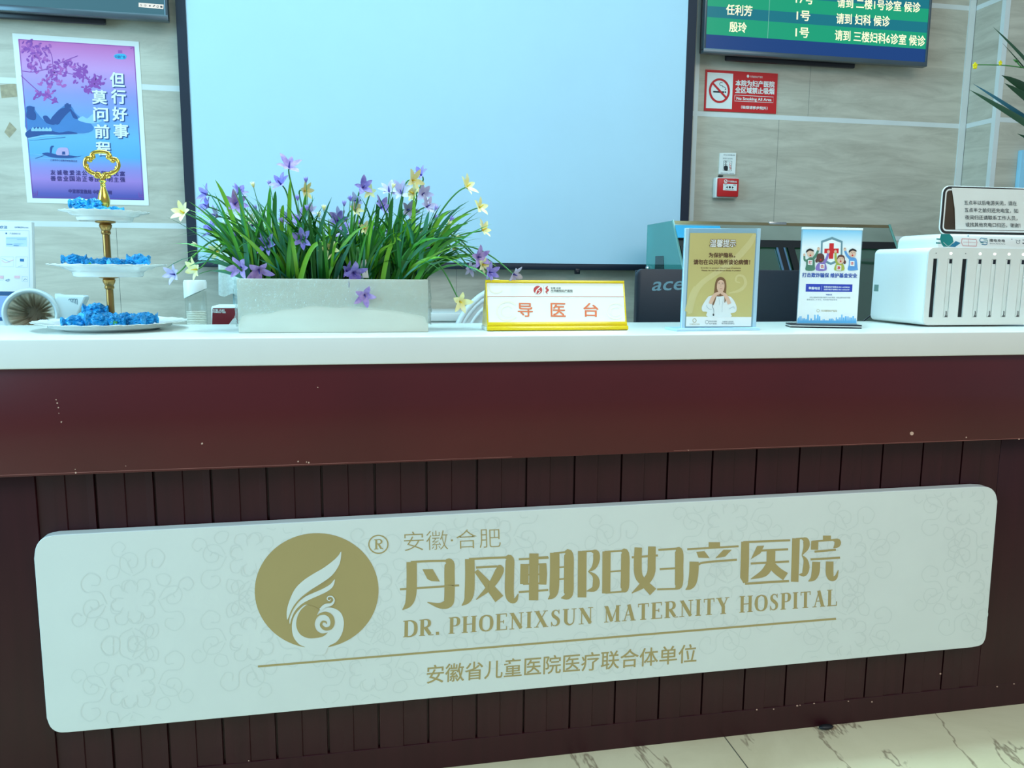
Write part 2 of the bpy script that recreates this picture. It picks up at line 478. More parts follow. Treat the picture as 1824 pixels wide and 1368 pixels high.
b = MB().use(M_board); b.prism([(q.x, YB, q.z) for q in outl], (0, 0.0275, 0), 0.0012, 1)
# faint scroll pattern printed over the board
a = Art((0, YB, 0), (0, -1, 0), 0.0001); a.mb = b; a.use(M_patt)
def inside(x, y): return 72 < x < 1762 and 960-(x-75)*0.0516 < y < 1298-(x-100)*0.0925
def scroll(cx, cy, k, flip=1):
    def T(x, y): return (cx+x*k*flip, cy+y*k-0.075*x*k*flip)
    def rb(pts, w=1.7):
        q = [tuple(v) for v in spline([T(*q) for q in pts], 4)]
        run = []
        for p in q+[(-1, -1)]:
            if inside(*p): run.append(p)
            else:
                if len(run) > 1: a.ribbon(run, w)
                run = []
    for i in range(4):                                       # eight-lobed cloud with curling arms
        w = i*math.pi/2
        def Q(x, y): return (x*math.cos(w)-y*math.sin(w), x*math.sin(w)+y*math.cos(w))
        rb([Q(*q) for q in ((-9, -18), (-20, -26), (-18, -40), (-2, -42), (6, -32), (14, -42), (30, -40), (34, -26), (22, -18), (36, -14), (42, -2), (32, 9), (18, 8))])
        rb([Q(*q) for q in ((52, -4), (64, -22), (86, -24), (96, -8), (88, 8), (70, 8), (66, -4), (76, -10), (82, -3))])
        rb([Q(*q) for q in ((50, 0), (64, 24), (92, 26), (100, 46), (84, 62), (64, 52), (66, 38), (80, 38))])
        rb([Q(*q) for q in ((30, 50), (46, 46), (50, 62), (40, 74), (26, 66), (30, 50))])
        rb([Q(*q) for q in ((0, 56), (14, 84), (34, 92), (40, 108), (26, 118), (14, 108), (20, 98))])
for i in range(8):
    for j in range(2):
        scroll(236+i*212, 1072+j*150-i*212*0.068-(i % 2)*70, 0.92-0.02*i, 1 if (i+j) % 2 == 0 else -1)
b.build('board', None, sign, smooth=True, recalc=False)
Zo, Zk = (440, 930), 3.378
def Z1(x, y): return (440+x/3.378, 930+y/3.378)
def Z2(x, y): return (960+x/3.257, 930+y/3.257)
# emblem: gold disc with a white bird
a = Art((0, YB, 0), (0, -1, 0), 0.0004)
a.T = None
a.L(1).ell(564, 1052, 110.3, 102.5, M_gold, 72, -0.05)
a.T = Z1; a.L(2)
a.smooth([(567, 177), (560, 240), (535, 290), (500, 330), (440, 372), (380, 410), (320, 460), (280, 510), (255, 560), (242, 585), (240, 530), (258, 465), (290, 400), (340, 350), (400, 310), (460, 275), (520, 230), (550, 200)], M_board)
a.smooth([(528, 343), (518, 385), (485, 415), (430, 442), (380, 464), (330, 492), (290, 532), (268, 578), (258, 612), (256, 580), (276, 524), (306, 484), (350, 448), (402, 424), (452, 402), (500, 374)], M_board)
a.L(3).ribbon([(247, 600), (258, 560), (283, 508), (325, 458), (385, 412), (445, 378), (512, 328)], [3, 7, 9, 9, 9, 8, 3], M_gold, 4); a.L(2)
a.smooth([(357, 495), (310, 530), (280, 575), (270, 630), (280, 690), (315, 735), (350, 752), (375, 790), (430, 800), (470, 790), (490, 747), (540, 718), (572, 668), (583, 610), (575, 565), (555, 535), (520, 517), (480, 513), (445, 528), (400, 530)], M_board)
a.L(3)
a.poly([tuple(q) for q in spline([(357, 497), (322, 530), (300, 580), (298, 630), (320, 673), (365, 696), (420, 695), (460, 685), (487, 662)], 5)]
       + [tuple(q) for q in spline([(484, 663), (450, 668), (420, 650), (407, 615), (418, 578), (444, 553)], 5)] + [(421, 557), (436, 526), (400, 505)], M_gold)
a.ribbon([(430, 556), (470, 547), (503, 565), (515, 602), (502, 634), (468, 640), (446, 618), (455, 598), (474, 600), (478, 612)], [10, 20, 26, 26, 22, 20, 16, 12, 10, 4], M_gold, 5)
a.L(4)
a.ribbon([(440, 527), (470, 502), (508, 492), (524, 467), (510, 446), (488, 448), (483, 462), (495, 471), (504, 462)], [16, 22, 16, 9, 8, 7, 6, 5, 4], M_board, 5)
a.build('emblem', sign)
# registered mark
a = Art((0, YB, 0), (0, -1, 0), 0.0004)
a.ring(674, 969.5, 17, 16, 2.2, M_gold, 40)
a.use(M_gold); a.T = lambda x, y: (666+x, 960.5+y-x*0.05)
a.ribbon([(4.2, 0.5), (4.2, 17.5)], 3.4); a.ribbon([(0.5, 1), (9, 1)], 1.4); a.ribbon([(0.5, 17.6), (8, 17.6)], 1.2)
a.ribbon([(5, 1), (11, 1.2), (13.6, 4.8), (11, 8.3), (5, 8.6)], [1.3, 1.8, 3.2, 1.8, 1.2], n=4); a.ribbon([(8, 8.6), (12.5, 16.5), (16.5, 18)], [3, 3.2, 1.2])
a.build('registered_mark', sign)
a = Art((0, YB, 0), (0, -1, 0), 0.0004)
a.text('安徽·合肥', (719, 947.5), (891, 940.5), (1, 34), M_gold, -0.012)
a.build('place_lettering', sign)
# main title: heavy uprights, thin level strokes
a = Art((0, YB, 0), (0, -1, 0), 0.0004).use(M_gold); a.T = Z1
R = a.ribbon
R([(990, 240), (991, 330), (988, 430), (972, 490), (935, 528)], [62, 62, 62, 44, 4], n=4)
R([(985, 240), (1100, 234), (1205, 232)], 13); R([(1195, 228), (1217, 245), (1218, 300), (1218, 440), (1208, 488), (1160, 502), (1085, 482)], [14, 56, 62, 62, 58, 34, 4], n=4)
a.poly([(1055, 283), (1117, 282), (1160, 357), (1110, 355), (1085, 342)]); R([(920, 404), (1276, 380)], 12)
R([(1340, 222), (1341, 320), (1338, 420), (1325, 470), (1292, 502)], [58, 58, 58, 40, 4], n=4)
R([(1335, 222), (1450, 216), (1565, 212)], 13); R([(1555, 212), (1580, 222), (1580, 300), (1578, 420), (1590, 464), (1615, 468), (1632, 430)], [14, 50, 54, 54, 44, 26, 4], n=4)
R([(1378, 273), (1500, 266), (1530, 270)], 13); R([(1505, 270), (1520, 290), (1465, 385), (1378, 466)], [30, 52, 40, 4], n=4); R([(1378, 292), (1440, 365), (1518, 462)], [26, 44, 62], n=3)
R([(1635, 223), (1814, 214)], 12); R([(1726, 188), (1724, 470)], 56); R([(1670, 252), (1668, 372)], 50)
R([(1660, 258), (1800, 251)], 10); R([(1665, 318), (1800, 311)], 9); R([(1660, 373), (1800, 366)], 10); R([(1635, 421), (1812, 408)], 12)
a.T = Z2
R([(22, 240), (24, 300), (22, 362)], [42, 46, 42]); R([(-6, 206), (52, 202)], 11); R([(-6, 398), (50, 393)], 11)
R([(91, 178), (91, 280), (88, 385), (78, 425), (52, 447)], [55, 55, 55, 38, 3], n=4); R([(85, 180), (160, 173)], 10)
R([(150, 172), (172, 186), (173, 300), (172, 400), (162, 430), (128, 440)], [12, 52, 56, 56, 40, 4], n=4); R([(110, 263), (155, 259)], 9); R([(110, 331), (155, 328)], 9)
R([(251, 168), (249, 436)], 50); R([(250, 171), (310, 167)], 9); R([(305, 168), (330, 178), (333, 220), (318, 262), (285, 288)], [10, 36, 38, 26, 4], n=4); R([(285, 286), (320, 310), (332, 345), (322, 385), (276, 400)], [4, 24, 40, 34, 4], n=4)
R([(392, 170), (390, 413)], 48); R([(380, 172), (490, 165)], 10); R([(478, 166), (499, 180), (500, 290), (497, 380), (485, 402)], [10, 46, 50, 48, 20], n=4); R([(412, 287), (478, 282)], 9); R([(385, 410), (495, 402)], 10)
R([(576, 147), (573, 230), (578, 310), (612, 355), (662, 405)], [44, 46, 46, 44, 52], n=4); R([(655, 141), (653, 230), (648, 300), (606, 360), (538, 412)], [44, 46, 46, 40, 4], n=4); R([(538, 204), (690, 193)], 12)
R([(692, 161), (805, 153)], 12); R([(795, 152), (812, 170), (813, 260), (811, 360), (795, 387)], [12, 46, 48, 46, 14], n=4); R([(700, 273), (795, 267)], 11); R([(685, 390), (800, 386)], 11)
R([(1017, 116), (1017, 152)], 66); R([(860, 157), (1158, 140)], 11); a.poly([(912, 172), (960, 168), (990, 208), (925, 206)]); a.poly([(1070, 160), (1118, 160), (1080, 200), (1022, 209)])
R([(925, 246), (950, 235), (1040, 226), (1148, 218)], [12, 12, 12, 12], n=3); R([(900, 229), (898, 290), (890, 345), (875, 375), (850, 392)], [54, 54, 50, 34, 3], n=4)
R([(1196, 114), (1194, 230), (1191, 320), (1200, 350)], [46, 48, 48, 30]); R([(1185, 116), (1457, 105)], 12); R([(1195, 357), (1300, 350), (1450, 341)], 13)
a.poly([(1265, 138), (1306, 136), (1285, 180), (1228, 216)]); R([(1262, 166), (1445, 157)], 12); R([(1228, 240), (1450, 228)], 12); R([(1346, 160), (1344, 262)], 50)
R([(1340, 245), (1305, 295), (1228, 330)], [44, 44, 4], n=4); R([(1345, 245), (1385, 285), (1430, 316)], [44, 46, 50], n=4)
R([(1491, 94), (1483, 346)], 44); R([(1490, 97), (1530, 94)], 9); R([(1525, 95), (1548, 106), (1550, 145), (1525, 192)], [9, 34, 34, 4], n=4); R([(1525, 192), (1546, 220), (1550, 262), (1538, 300), (1508, 305)], [4, 24, 38, 30, 4], n=4)
R([(1670, 78), (1670, 108)], 46); R([(1600, 110), (1598, 160)], 42); R([(1585, 112), (1720, 102)], 10); R([(1705, 102), (1732, 112), (1728, 132), (1708, 150)], [10, 34, 34, 4], n=4)
R([(1598, 171), (1722, 160)], 12); R([(1575, 216), (1746, 206)], 12); R([(1608, 230), (1604, 290), (1590, 325), (1562, 343)], [46, 46, 32, 3], n=4); R([(1686, 228), (1686, 300), (1700, 326), (1722, 318), (1736, 278)], [44, 44, 34, 20, 4], n=4)
a.build('title_lettering', sign)
# serif capitals
def serif_line(a, s, tl, tr, down, gap=0.16, space=0.42):
    """bold roman capitals in the pixel parallelogram"""
    T, t = 0.19, 0.055
    def V(x, w=T): return ('r', [(x, 0), (x, 1)], w)
    def SF(x, y, w=0.34): return ('r', [(x-w/2, y), (x+w/2, y)], 0.045)
    def st(x, w=T): return [V(x, w), SF(x, 0.02), SF(x, 0.98)]
    def C(p, w): return ('c', p, w)
    def Rr(*p, w=t): return ('r', list(p), w)
    G = {
     'D': (0.78, st(0.18)+[C([(0.18, 0.98), (0.45, 0.97), (0.68, 0.75), (0.68, 0.25), (0.45, 0.03), (0.18, 0.02)], [.05, .08, .19, .19, .08, .05])]),
     'R': (0.80, st(0.18)+[C([(0.18, 0.98), (0.42, 0.98), (0.56, 0.86), (0.56, 0.65), (0.42, 0.52), (0.18, 0.51)], [.05, .07, .17, .17, .07, .05]), Rr((0.34, 0.52), (0.62, 0.06), w=0.19), SF(0.70, 0.02, 0.24)]),
     'P': (0.66, st(0.18)+[C([(0.18, 0.98), (0.42, 0.98), (0.55, 0.86), (0.55, 0.62), (0.42, 0.48), (0.18, 0.47)], [.05, .07, .18, .18, .07, .05])]),
     'H': (0.86, st(0.18)+st(0.68)+[Rr((0.18, 0.51), (0.68, 0.51))]),
     'O': (0.84, [C([(0.42, 0.98), (0.18, 0.85), (0.11, 0.5), (0.18, 0.15), (0.42, 0.02), (0.66, 0.15), (0.73, 0.5), (0.66, 0.85), (0.42, 0.98)], [.06, .14, .20, .14, .06, .14, .20, .14, .06])]),
     'E': (0.70, st(0.18)+[Rr((0.1, 0.98), (0.62, 0.98)), Rr((0.1, 0.02), (0.64, 0.02)), Rr((0.18, 0.51), (0.46, 0.51)), Rr((0.62, 1.0), (0.62, 0.8), w=0.05), Rr((0.64, 0.0), (0.64, 0.22), w=0.05), Rr((0.47, 0.40), (0.47, 0.62), w=0.045)]),
     'N': (0.82, [V(0.16, t), V(0.66, t), Rr((0.14, 0.97), (0.66, 0.03), w=0.20), SF(0.14, 0.02, 0.28), SF(0.10, 0.98, 0.2), SF(0.66, 0.98, 0.28)]),
     'I': (0.38, st(0.19)),
     'X': (0.82, [Rr((0.16, 0.98), (0.64, 0.02), w=0.21), Rr((0.64, 0.98), (0.14, 0.02), w=t), SF(0.16, 0.98, 0.3), SF(0.66, 0.02, 0.3), SF(0.64, 0.98, 0.26), SF(0.14, 0.02, 0.26)]),
     'S': (0.60, [C([(0.48, 0.80), (0.40, 0.94), (0.26, 0.97), (0.14, 0.84), (0.17, 0.66), (0.32, 0.52), (0.45, 0.37), (0.45, 0.15), (0.30, 0.03), (0.15, 0.07), (0.08, 0.24)], [.03, .05, .06, .13, .18, .20, .18, .13, .06, .05, .03]), Rr((0.49, 1.0), (0.49, 0.74), w=0.04), Rr((0.07, 0.0), (0.07, 0.28), w=0.04)]),
     'U': (0.82, [C([(0.18, 1.0), (0.18, 0.5), (0.20, 0.2), (0.38, 0.03), (0.58, 0.12), (0.64, 0.4), (0.64, 1.0)], [.19, .19, .18, .09, .06, .055, .055]), SF(0.18, 0.98), SF(0.64, 0.98, 0.28)]),
     'M': (0.98, [V(0.14, t), V(0.80, T), Rr((0.14, 0.97), (0.46, 0.05), w=0.20), Rr((0.46, 0.03), (0.78, 0.97), w=t), SF(0.14, 0.02, 0.26), SF(0.80, 0.02), SF(0.11, 0.98, 0.2), SF(0.84, 0.98, 0.28)]),
     'A': (0.80, [Rr((0.14, 0.02), (0.40, 0.98), w=t), Rr((0.38, 1.0), (0.64, 0.02), w=0.20), Rr((0.22, 0.36), (0.52, 0.36), w=t), SF(0.13, 0.02, 0.26), SF(0.65, 0.02, 0.32)]),
     'T': (0.70, [V(0.35, T), SF(0.35, 0.02, 0.36), Rr((0.06, 0.97), (0.64, 0.97)), Rr((0.06, 1.0), (0.06, 0.78), w=0.05), Rr((0.64, 1.0), (0.64, 0.78), w=0.05)]),
     'Y': (0.78, [Rr((0.14, 0.98), (0.40, 0.45), w=0.20), Rr((0.62, 0.98), (0.40, 0.45), w=t), Rr((0.40, 0.5), (0.40, 0.02), w=T), SF(0.14, 0.98), SF(0.62, 0.98, 0.26), SF(0.40, 0.02)]),
     'L': (0.68, st(0.18)+[Rr((0.1, 0.02), (0.62, 0.02)), Rr((0.62, 0.0), (0.62, 0.26), w=0.05)]),
     '.': (0.30, [Rr((0.05, 0.09), (0.22, 0.09), w=0.18)]),
    }
    tot = 0
    for ch in s: tot += space if ch == ' ' else G[ch][0]+gap*0.6
    tot -= gap*0.6
    hpx = math.hypot(*down); wpx = math.hypot(tr[0]-tl[0], tr[1]-tl[1])
    sx = wpx/tot; x0 = 0
    def mapf(x, y): return (tl[0]+(tr[0]-tl[0])*x/tot+down[0]*(1-y), tl[1]+(tr[1]-tl[1])*x/tot+down[1]*(1-y))
    for ch in s:
        if ch == ' ': x0 += space; continue
        w, parts = G[ch]
        for kind, pts, ww in parts:
            pp = [mapf(x0+q[0], q[1]) for q in pts]
            horiz = len(pts) == 2 and abs(pts[0][1]-pts[1][1]) < 0.02
            k_ = hpx if horiz else (sx if len(pts) == 2 else (sx+hpx)/2)
            wv = [q*k_ for q in ww] if hasattr(ww, '__len__') else ww*k_
            a.ribbon(pp, wv, n=5 if kind == 'c' else 1)
        x0 += w+gap*0.6
for (w, x0, x1) in (('DR.', 718, 785), ('PHOENIXSUN', 799, 1057), ('MATERNITY', 1076, 1300), ('HOSPITAL', 1317, 1492)):
    a = Art((0, YB, 0), (0, -1, 0), 0.0004).use(M_gold)
    serif_line(a, w, (x0, 1106-(x0-718)*0.0730), (x1, 1106-(x1-718)*0.0730), (-0.5, 29))
    a.build('english_lettering', sign)
a = Art((0, YB, 0), (0, -1, 0), 0.0004)
a.ribbon([(459.5, 1187), (1489, 1102)], 3.6, M_gold); a.build('rule_line', sign)
a = Art((0, YB, 0), (0, -1, 0), 0.0004)
a.text('安徽省儿童医院医疗联合体单位', (761, 1185), (1241, 1146.5), (-1, 33), M_gold, 0.008); a.build('subtitle_lettering', sign)

# ------------------------------------------------------------------ more materials
def emat(name, col, st=1.0): return mat(name, (8, 8, 8), 0.3, emit=col, estr=st, var=0.0)
def grad(name, stops, axis=2, rough=0.5, lo=0.0, hi=1.0):
    """print whose ink changes along one axis of the object"""
    m = bpy.data.materials.new(name); m.use_nodes = True
    nt = m.node_tree; bs = nt.nodes['Principled BSDF']; bs.inputs['Roughness'].default_value = rough
    tc = nt.nodes.new('ShaderNodeTexCoord'); sp = nt.nodes.new('ShaderNodeSeparateXYZ'); mr = nt.nodes.new('ShaderNodeMapRange')
    mr.inputs[1].default_value = lo; mr.inputs[2].default_value = hi
    r = nt.nodes.new('ShaderNodeValToRGB')
    nt.links.new(tc.outputs['Object'], sp.inputs[0]); nt.links.new(sp.outputs[axis], mr.inputs[0])
    nt.links.new(mr.outputs[0], r.inputs[0]); nt.links.new(r.outputs[0], bs.inputs['Base Color'])
    e = r.color_ramp.elements
    while len(e) < len(stops): e.new(0.5)
    for q, (p_, c_) in zip(e, stops): q.position = p_; q.color = rgb(c_)
    return m
M_white = mat('white_plastic', (232, 234, 230), 0.35, var=0.015)
M_black = mat('black_plastic', (14, 18, 30), 0.35, var=0.1)
M_paper = mat('white_paper', (236, 238, 234), 0.6, var=0.02)
M_ink = mat('black_ink', (34, 36, 40), 0.7)
M_grey = mat('grey_plastic', (120, 128, 134), 0.4)
M_redp = mat('red_print', (206, 28, 32), 0.4, var=0.02)
M_navy = mat('navy_plastic', (17, 32, 46), 0.42, var=0.08)
M_steel = mat('brushed_steel', (190, 196, 198), 0.25, metal=1.0)

# ------------------------------------------------------------------ projection screen
M_fabric = mat('screen_fabric', (188, 220, 238), 0.55, var=0.01)
M_border = mat('screen_border', (13, 26, 46), 0.5, var=0.08)
YP = 1.49
xl, xr = at(324, 240, YP).x, at(1234, 200, YP).x
xli, xri = at(341.5, 240, YP).x, at(1219, 200, YP).x
zb, zi = at(738, 477, YP).z, at(738, 467, YP).z
ZT = 2.95
scr = empty('projection_screen', ((xl+xr)/2, YP, zb), 'large white pull-down projection screen with a dark blue border on the stone wall', 'screen')
b = MB(); nx, nz = 60, 60; vs = []; fs = []
for j in range(nz+1):
    for i in range(nx+1):
        x = xli-0.004+(xri-xli+0.008)*i/nx; z = zi-0.004+(ZT-zi)*j/nz
        ed = min(1.0, 6*min(i, nx-i)/nx)*min(1.0, 6*(j/nz)+0.1)
        w = mnoise.noise(Vector((x*2.2+z*1.3, z*0.9-x*0.5, 3.1)))*0.0075+mnoise.noise(Vector((x*5+z*3, z*1.6, 9.0)))*0.002
        vs.append((x, YP+0.002+w*ed, z))
for j in range(nz):
    for i in range(nx):
        fs.append((j*(nx+1)+i, j*(nx+1)+i+1, (j+1)*(nx+1)+i+1, (j+1)*(nx+1)+i))
b.add(vs, fs); b.build('fabric', M_fabric, scr, smooth='all', recalc=False)
b = MB(); b.box(xl, xli, YP-0.001, YP+0.010, zb+0.003, ZT); b.box(xri, xr, YP-0.001, YP+0.010, zb+0.003, ZT); b.box(xli, xri, YP-0.0011, YP+0.010, zi-0.004, zi)
b.build('border', M_border, scr)
b = MB(); b.box(xl-0.004, xr+0.004, YP-0.008, YP+0.018, zb-0.004, zi-0.004, 0.003); b.build('bottom_bar', M_border, scr, smooth=True)
p = at(1028, 483, YP); b = MB(); b.box(p.x-0.010, p.x+0.010, YP-0.010, YP+0.008, p.z-0.012, p.z+0.010, 0.002); b.box(p.x-0.005, p.x+0.005, YP-0.016, YP-0.004, p.z-0.010, p.z+0.001, 0.001); b.build('pull_tab', M_black, scr, smooth=True)
b = MB(); b.box(xl-0.05, xr+0.05, YP-0.06, YW-0.001, ZT-0.01, ZT+0.11, 0.012); b.build('roller_case', M_white, scr, smooth=True)

# ------------------------------------------------------------------ wall-mounted televisions
def television(name, bl, br, label, yf, inset, bez, side):
    A_, B_ = at(bl[0], bl[1], yf), at(br[0], br[1], yf)
    x0, x1, z0 = A_.x, B_.x, (A_.z+B_.z)/2
    w = x1-x0; h = w*0.575
    t = empty(name, ((x0+x1)/2, yf+0.03, z0), label, 'television')
    b = MB()                                             # bezel ring
    b.box(x0, x1, yf, yf+0.030, z0, z0+bez, 0.002); b.box(x0, x1, yf, yf+0.030, z0+h-side, z0+h, 0.002)
    b.box(x0, x0+side, yf+0.0003, yf+0.030, z0+bez*0.6, z0+h-side*0.6, 0.002); b.box(x1-side, x1, yf+0.0003, yf+0.030, z0+bez*0.6, z0+h-side*0.6, 0.002)
    b.build('bezel', mat('tv_bezel', (92, 104, 112), 0.3, metal=0.6), t, smooth=True)
    b = MB(); b.box(x0+0.004, x1-0.004, yf+0.026, yf+0.055, z0+0.006, z0+h-0.006, 0.006); b.box(x0+w*0.12, x1-w*0.3, yf+0.05, yf+0.068, z0-0.012, z0+h*0.4, 0.006); b.build('back_shell', M_black, t, smooth=True)
    b = MB(); b.box((x0+x1)/2-0.15, (x0+x1)/2+0.15, yf+0.050, YW-0.0005, z0+h*0.3, z0+h*0.7); b.build('wall_bracket', M_black, t)
    return t, x0, x1, z0, z0+h, bez, side
YT = 1.455
tv, x0, x1, z0, z1, bz, sd = television('queue_television', (1253, 93), (1651.5, 119), 'wall television showing a green and blue patient queue list above the red sign', YT, 0, 0.018, 0.010)
b = MB().use(emat('queue_navy', (14, 62, 128), 0.8)); b.box(x0+sd, x1-sd, YT+0.006, YT+0.027, z0+bz, z1-sd)
a = Art((0, YT+0.006, 0), (0, -1, 0), 0.0002); a.mb = b
G1, G2 = emat('queue_green', (10, 150, 112), 0.95), emat('queue_teal', (6, 112, 128), 0.9)
zA = [at(1262, y, YT+0.006).z for y in (10.5, 30.3, 61.2)]
rows = [(zA[2], zA[1], G1), (zA[1], zA[0], G2)]
hh = (zA[0]-zA[2])/2; z = zA[0]; kk = 0
while z < z1-sd-0.002:
    rows.append((z, min(z+hh, z1-sd), G1 if kk % 2 == 0 else G2)); z += hh; kk += 1
for (za, zb_, m_) in rows:
    b.use(m_); b.add([(x0+sd, YT+0.0058, za), (x1-sd, YT+0.0058, za), (x1-sd, YT+0.0058, zb_), (x0+sd, YT+0.0058, zb_)], [(0, 1, 2, 3)])
xq = at(1370, 40, YT).x; b.use(emat('queue_line', (120, 200, 180), 0.7)); b.add([(xq-0.0012, YT+0.0056, zA[2]), (xq+0.0012, YT+0.0056, zA[2]), (xq+0.0012, YT+0.0056, z1-sd), (xq-0.0012, YT+0.0056, z1-sd)], [(0, 1, 2, 3)])
b.build('display', None, tv, recalc=False)
for (s_, tl, tr, dn) in (('任利芳', (1294, 7.5), (1340, 10.5), 18.5), ('殷玲', (1299.5, 38.5), (1330, 40.5), 18), ('1号', (1419.5, 18.5), (1443, 20), 17.5), ('1号', (1417.5, 48.5), (1441, 50), 17.5),
                         ('17号', (1418, -11), (1449, -9), 17), ('请到 二楼1号诊室 候诊', (1492, -5), (1639.5, 4.5), 18), ('请到 妇科 候诊', (1490, 23.5), (1585, 29), 18.5), ('请到 三楼妇科6诊室 候诊', (1487.5, 53), (1648, 64), 18.5)):
    a = Art((0, YT+0.006, 0), (0, -1, 0), 0.0005).use(emat('queue_text', (240, 244, 205), 1.0))
    a.text(s_, tl, tr, (-0.6, dn), bold=0.022)
    a.build('queue_lettering', tv)
tv2, x0, x1, z0, z1, bz, sd = television('wall_television', (-115, 10.6), (299.5, 37.4), 'wall television with a plain grey-blue screen, partly seen above the purple poster', YT, 0, 0.020, 0.011)
b = MB().use(emat('idle_screen', (62, 112, 128), 0.85)); b.box(x0+sd, x1-sd, YT+0.006, YT+0.027, z0+bz, z1-sd); b.build('display', None, tv2)
a = Art((0, YT+0.006, 0), (0, -1, 0), 0.0003)
a.quad([(247, 4.8), (291.5, 8.2), (291, 16.3), (247, 12.5)], emat('ime_bar', (226, 232, 226), 0.95)); a.L(2).use(emat('ime_ink', (70, 84, 92), 0.7))
a.text('S', (250, 7.2), (253, 7.4), 4); a.text('中', (256.5, 7.6), (261, 7.9), 4.5); a.ell(267, 10.5, 1.6, 1.2); a.ribbon([(272.5, 12), (276, 9.5)], 1.6); a.ring(281, 11.8, 1.8, 1.6, .7); a.quad([(285.5, 10.4), (289.5, 10.7), (289.4, 14), (285.5, 13.6)])
a.build('taskbar_icons', tv2)

# ------------------------------------------------------------------ poster
YO = YW-0.0016
def ZP(x, y): return (x/3.6, y/3.6)
p0 = at(157, 363, YO)
post = empty('wall_poster', (p0.x, YW-0.001, p0.z), 'purple and blue landscape poster with white writing taped to the stone wall', 'poster')
b = MB(); b.prism([at(*ZP(*q), YO) for q in ((78, 213), (890, 267), (955, 1318), (175, 1300))], (0, 0.0014, 0)); b.build('sheet', M_paper, post)
a = Art((0, YO, 0), (0, -1, 0), 0.0003); a.T = ZP
hP = at(*ZP(500, 270), YO).z-p0.z
a.poly([(116, 250), (862, 298), (925, 1284), (208, 1270)], grad('poster_ink', [(0.0, (62, 62, 150)), (0.06, (92, 84, 172)), (0.15, (170, 128, 205)), (0.22, (150, 140, 212)), (0.30, (96, 170, 222)), (0.42, (110, 180, 226)), (0.55, (120, 160, 224)), (0.68, (150, 150, 220)), (0.84, (206, 150, 212)), (1.0, (214, 112, 186))], 2, 0.5, 0.0, hP))
PB, PD, PM = mat('poster_navy', (38, 74, 142), 0.6), mat('poster_blue', (70, 124, 190), 0.6), mat('poster_mist', (150, 196, 232), 0.6)
a.L(2)
a.smooth([(160, 760), (165, 690), (205, 680), (235, 720), (270, 760), (300, 780), (322, 770), (365, 715), (395, 690), (430, 668), (465, 690), (480, 720), (520, 755), (580, 790), (600, 830), (540, 855), (400, 850), (250, 840), (170, 830)], PD, 3)
a.smooth([(500, 770), (530, 745), (560, 760), (600, 730), (640, 760), (650, 780), (580, 792)], PM, 3)
a.L(3)
for pts in (((322, 772), (380, 705), (425, 690), (460, 702), (430, 730), (395, 770), (370, 800)), ((168, 745), (180, 700), (212, 705), (232, 735), (225, 770), (190, 765)), ((450, 700), (478, 725), (500, 760), (470, 755)), ((275, 750), (300, 742), (330, 775), (352, 800), (300, 790))):
    a.smooth(pts, PB, 3)
a.poly([(415, 690), (415, 668), (424, 668), (424, 662), (440, 662), (440, 668), (456, 669), (456, 692)], PB); a.poly([(172, 706), (172, 684), (190, 680), (222, 686), (222, 710)], PB)
a.smooth([(165, 850), (230, 815), (300, 830), (380, 850), (440, 842), (500, 856), (420, 866), (300, 862), (190, 882), (172, 880)], PB, 3); a.L(4)
for i in range(6): x = 200+i*22; a.poly([(x, 830), (x+12, 814), (x+24, 832), (x+22, 842), (x+2, 842)], PM)
a.ribbon([(180, 890), (300, 872), (560, 856)], [8, 5, 1], PM, 3); a.ribbon([(190, 902), (420, 880)], [1, 3], PB)
a.ribbon([(188, 985), (330, 1000), (550, 1016)], [1, 3, 1], PM, 2); a.ribbon([(195, 1015), (420, 1022), (500, 1038)], [1, 3, 1], PM, 2)
a.smooth([(270, 985), (300, 1000), (360, 1012), (470, 1012), (552, 990), (500, 1003), (440, 995), (370, 992), (310, 978)], PB, 3); a.smooth([(360, 990), (372, 952), (405, 946), (435, 952), (442, 994), (400, 996)], mat('poster_sail', (196, 170, 214), 0.6), 3)
a.ribbon([(325, 985), (330, 945), (345, 938)], [10, 14, 6], PB, 3); a.ribbon([(285, 996), (228, 1016)], 3, PB); a.poly([(398, 992), (400, 972), (418, 972), (420, 992)], PB)
# blossom branch
PV, PV2 = mat('poster_violet', (146, 70, 166), 0.6), mat('poster_rose', (178, 92, 176), 0.6)
a.L(2); rnd = random.Random(4)
for pts, w in ((((140, 455), (210, 462), (290, 445), (350, 420), (430, 385), (500, 358)), 5), (((135, 485), (200, 545), (260, 595), (320, 635), (375, 660)), 5), (((290, 445), (360, 455), (440, 470), (540, 500), (640, 530)), 5), (((270, 450), (250, 380), (220, 330), (160, 300)), 5), (((340, 425), (330, 350), (300, 300)), 4)):
    a.ribbon(pts, w, PV, 4)
for (cx_, cy_, sx_, sy_, n_) in ((230, 340, 100, 70, 60), (380, 430, 120, 45, 55), (330, 520, 90, 45, 34), (510, 470, 60, 55, 34), (630, 525, 55, 40, 40), (560, 575, 35, 25, 14), (280, 600, 60, 35, 22), (170, 300, 40, 40, 22), (200, 430, 30, 30, 12), (345, 640, 30, 20, 8)):
    for _ in range(n_):
        x = cx_+rnd.gauss(0, .5)*sx_; y = cy_+rnd.gauss(0, .5)*sy_; w = rnd.random()*3.1; r = rnd.uniform(9, 19)
        if x < 128+y*0.035 or y < 262: continue
        a.ell(x, y, r, r*rnd.uniform(.35, .6), PV if rnd.random() < .55 or x > 480 else PV2, 7, w)
a.L(3).ribbon([(122, 254), (858, 302), (919, 1278), (212, 1264), (122, 254)], 3, PV)
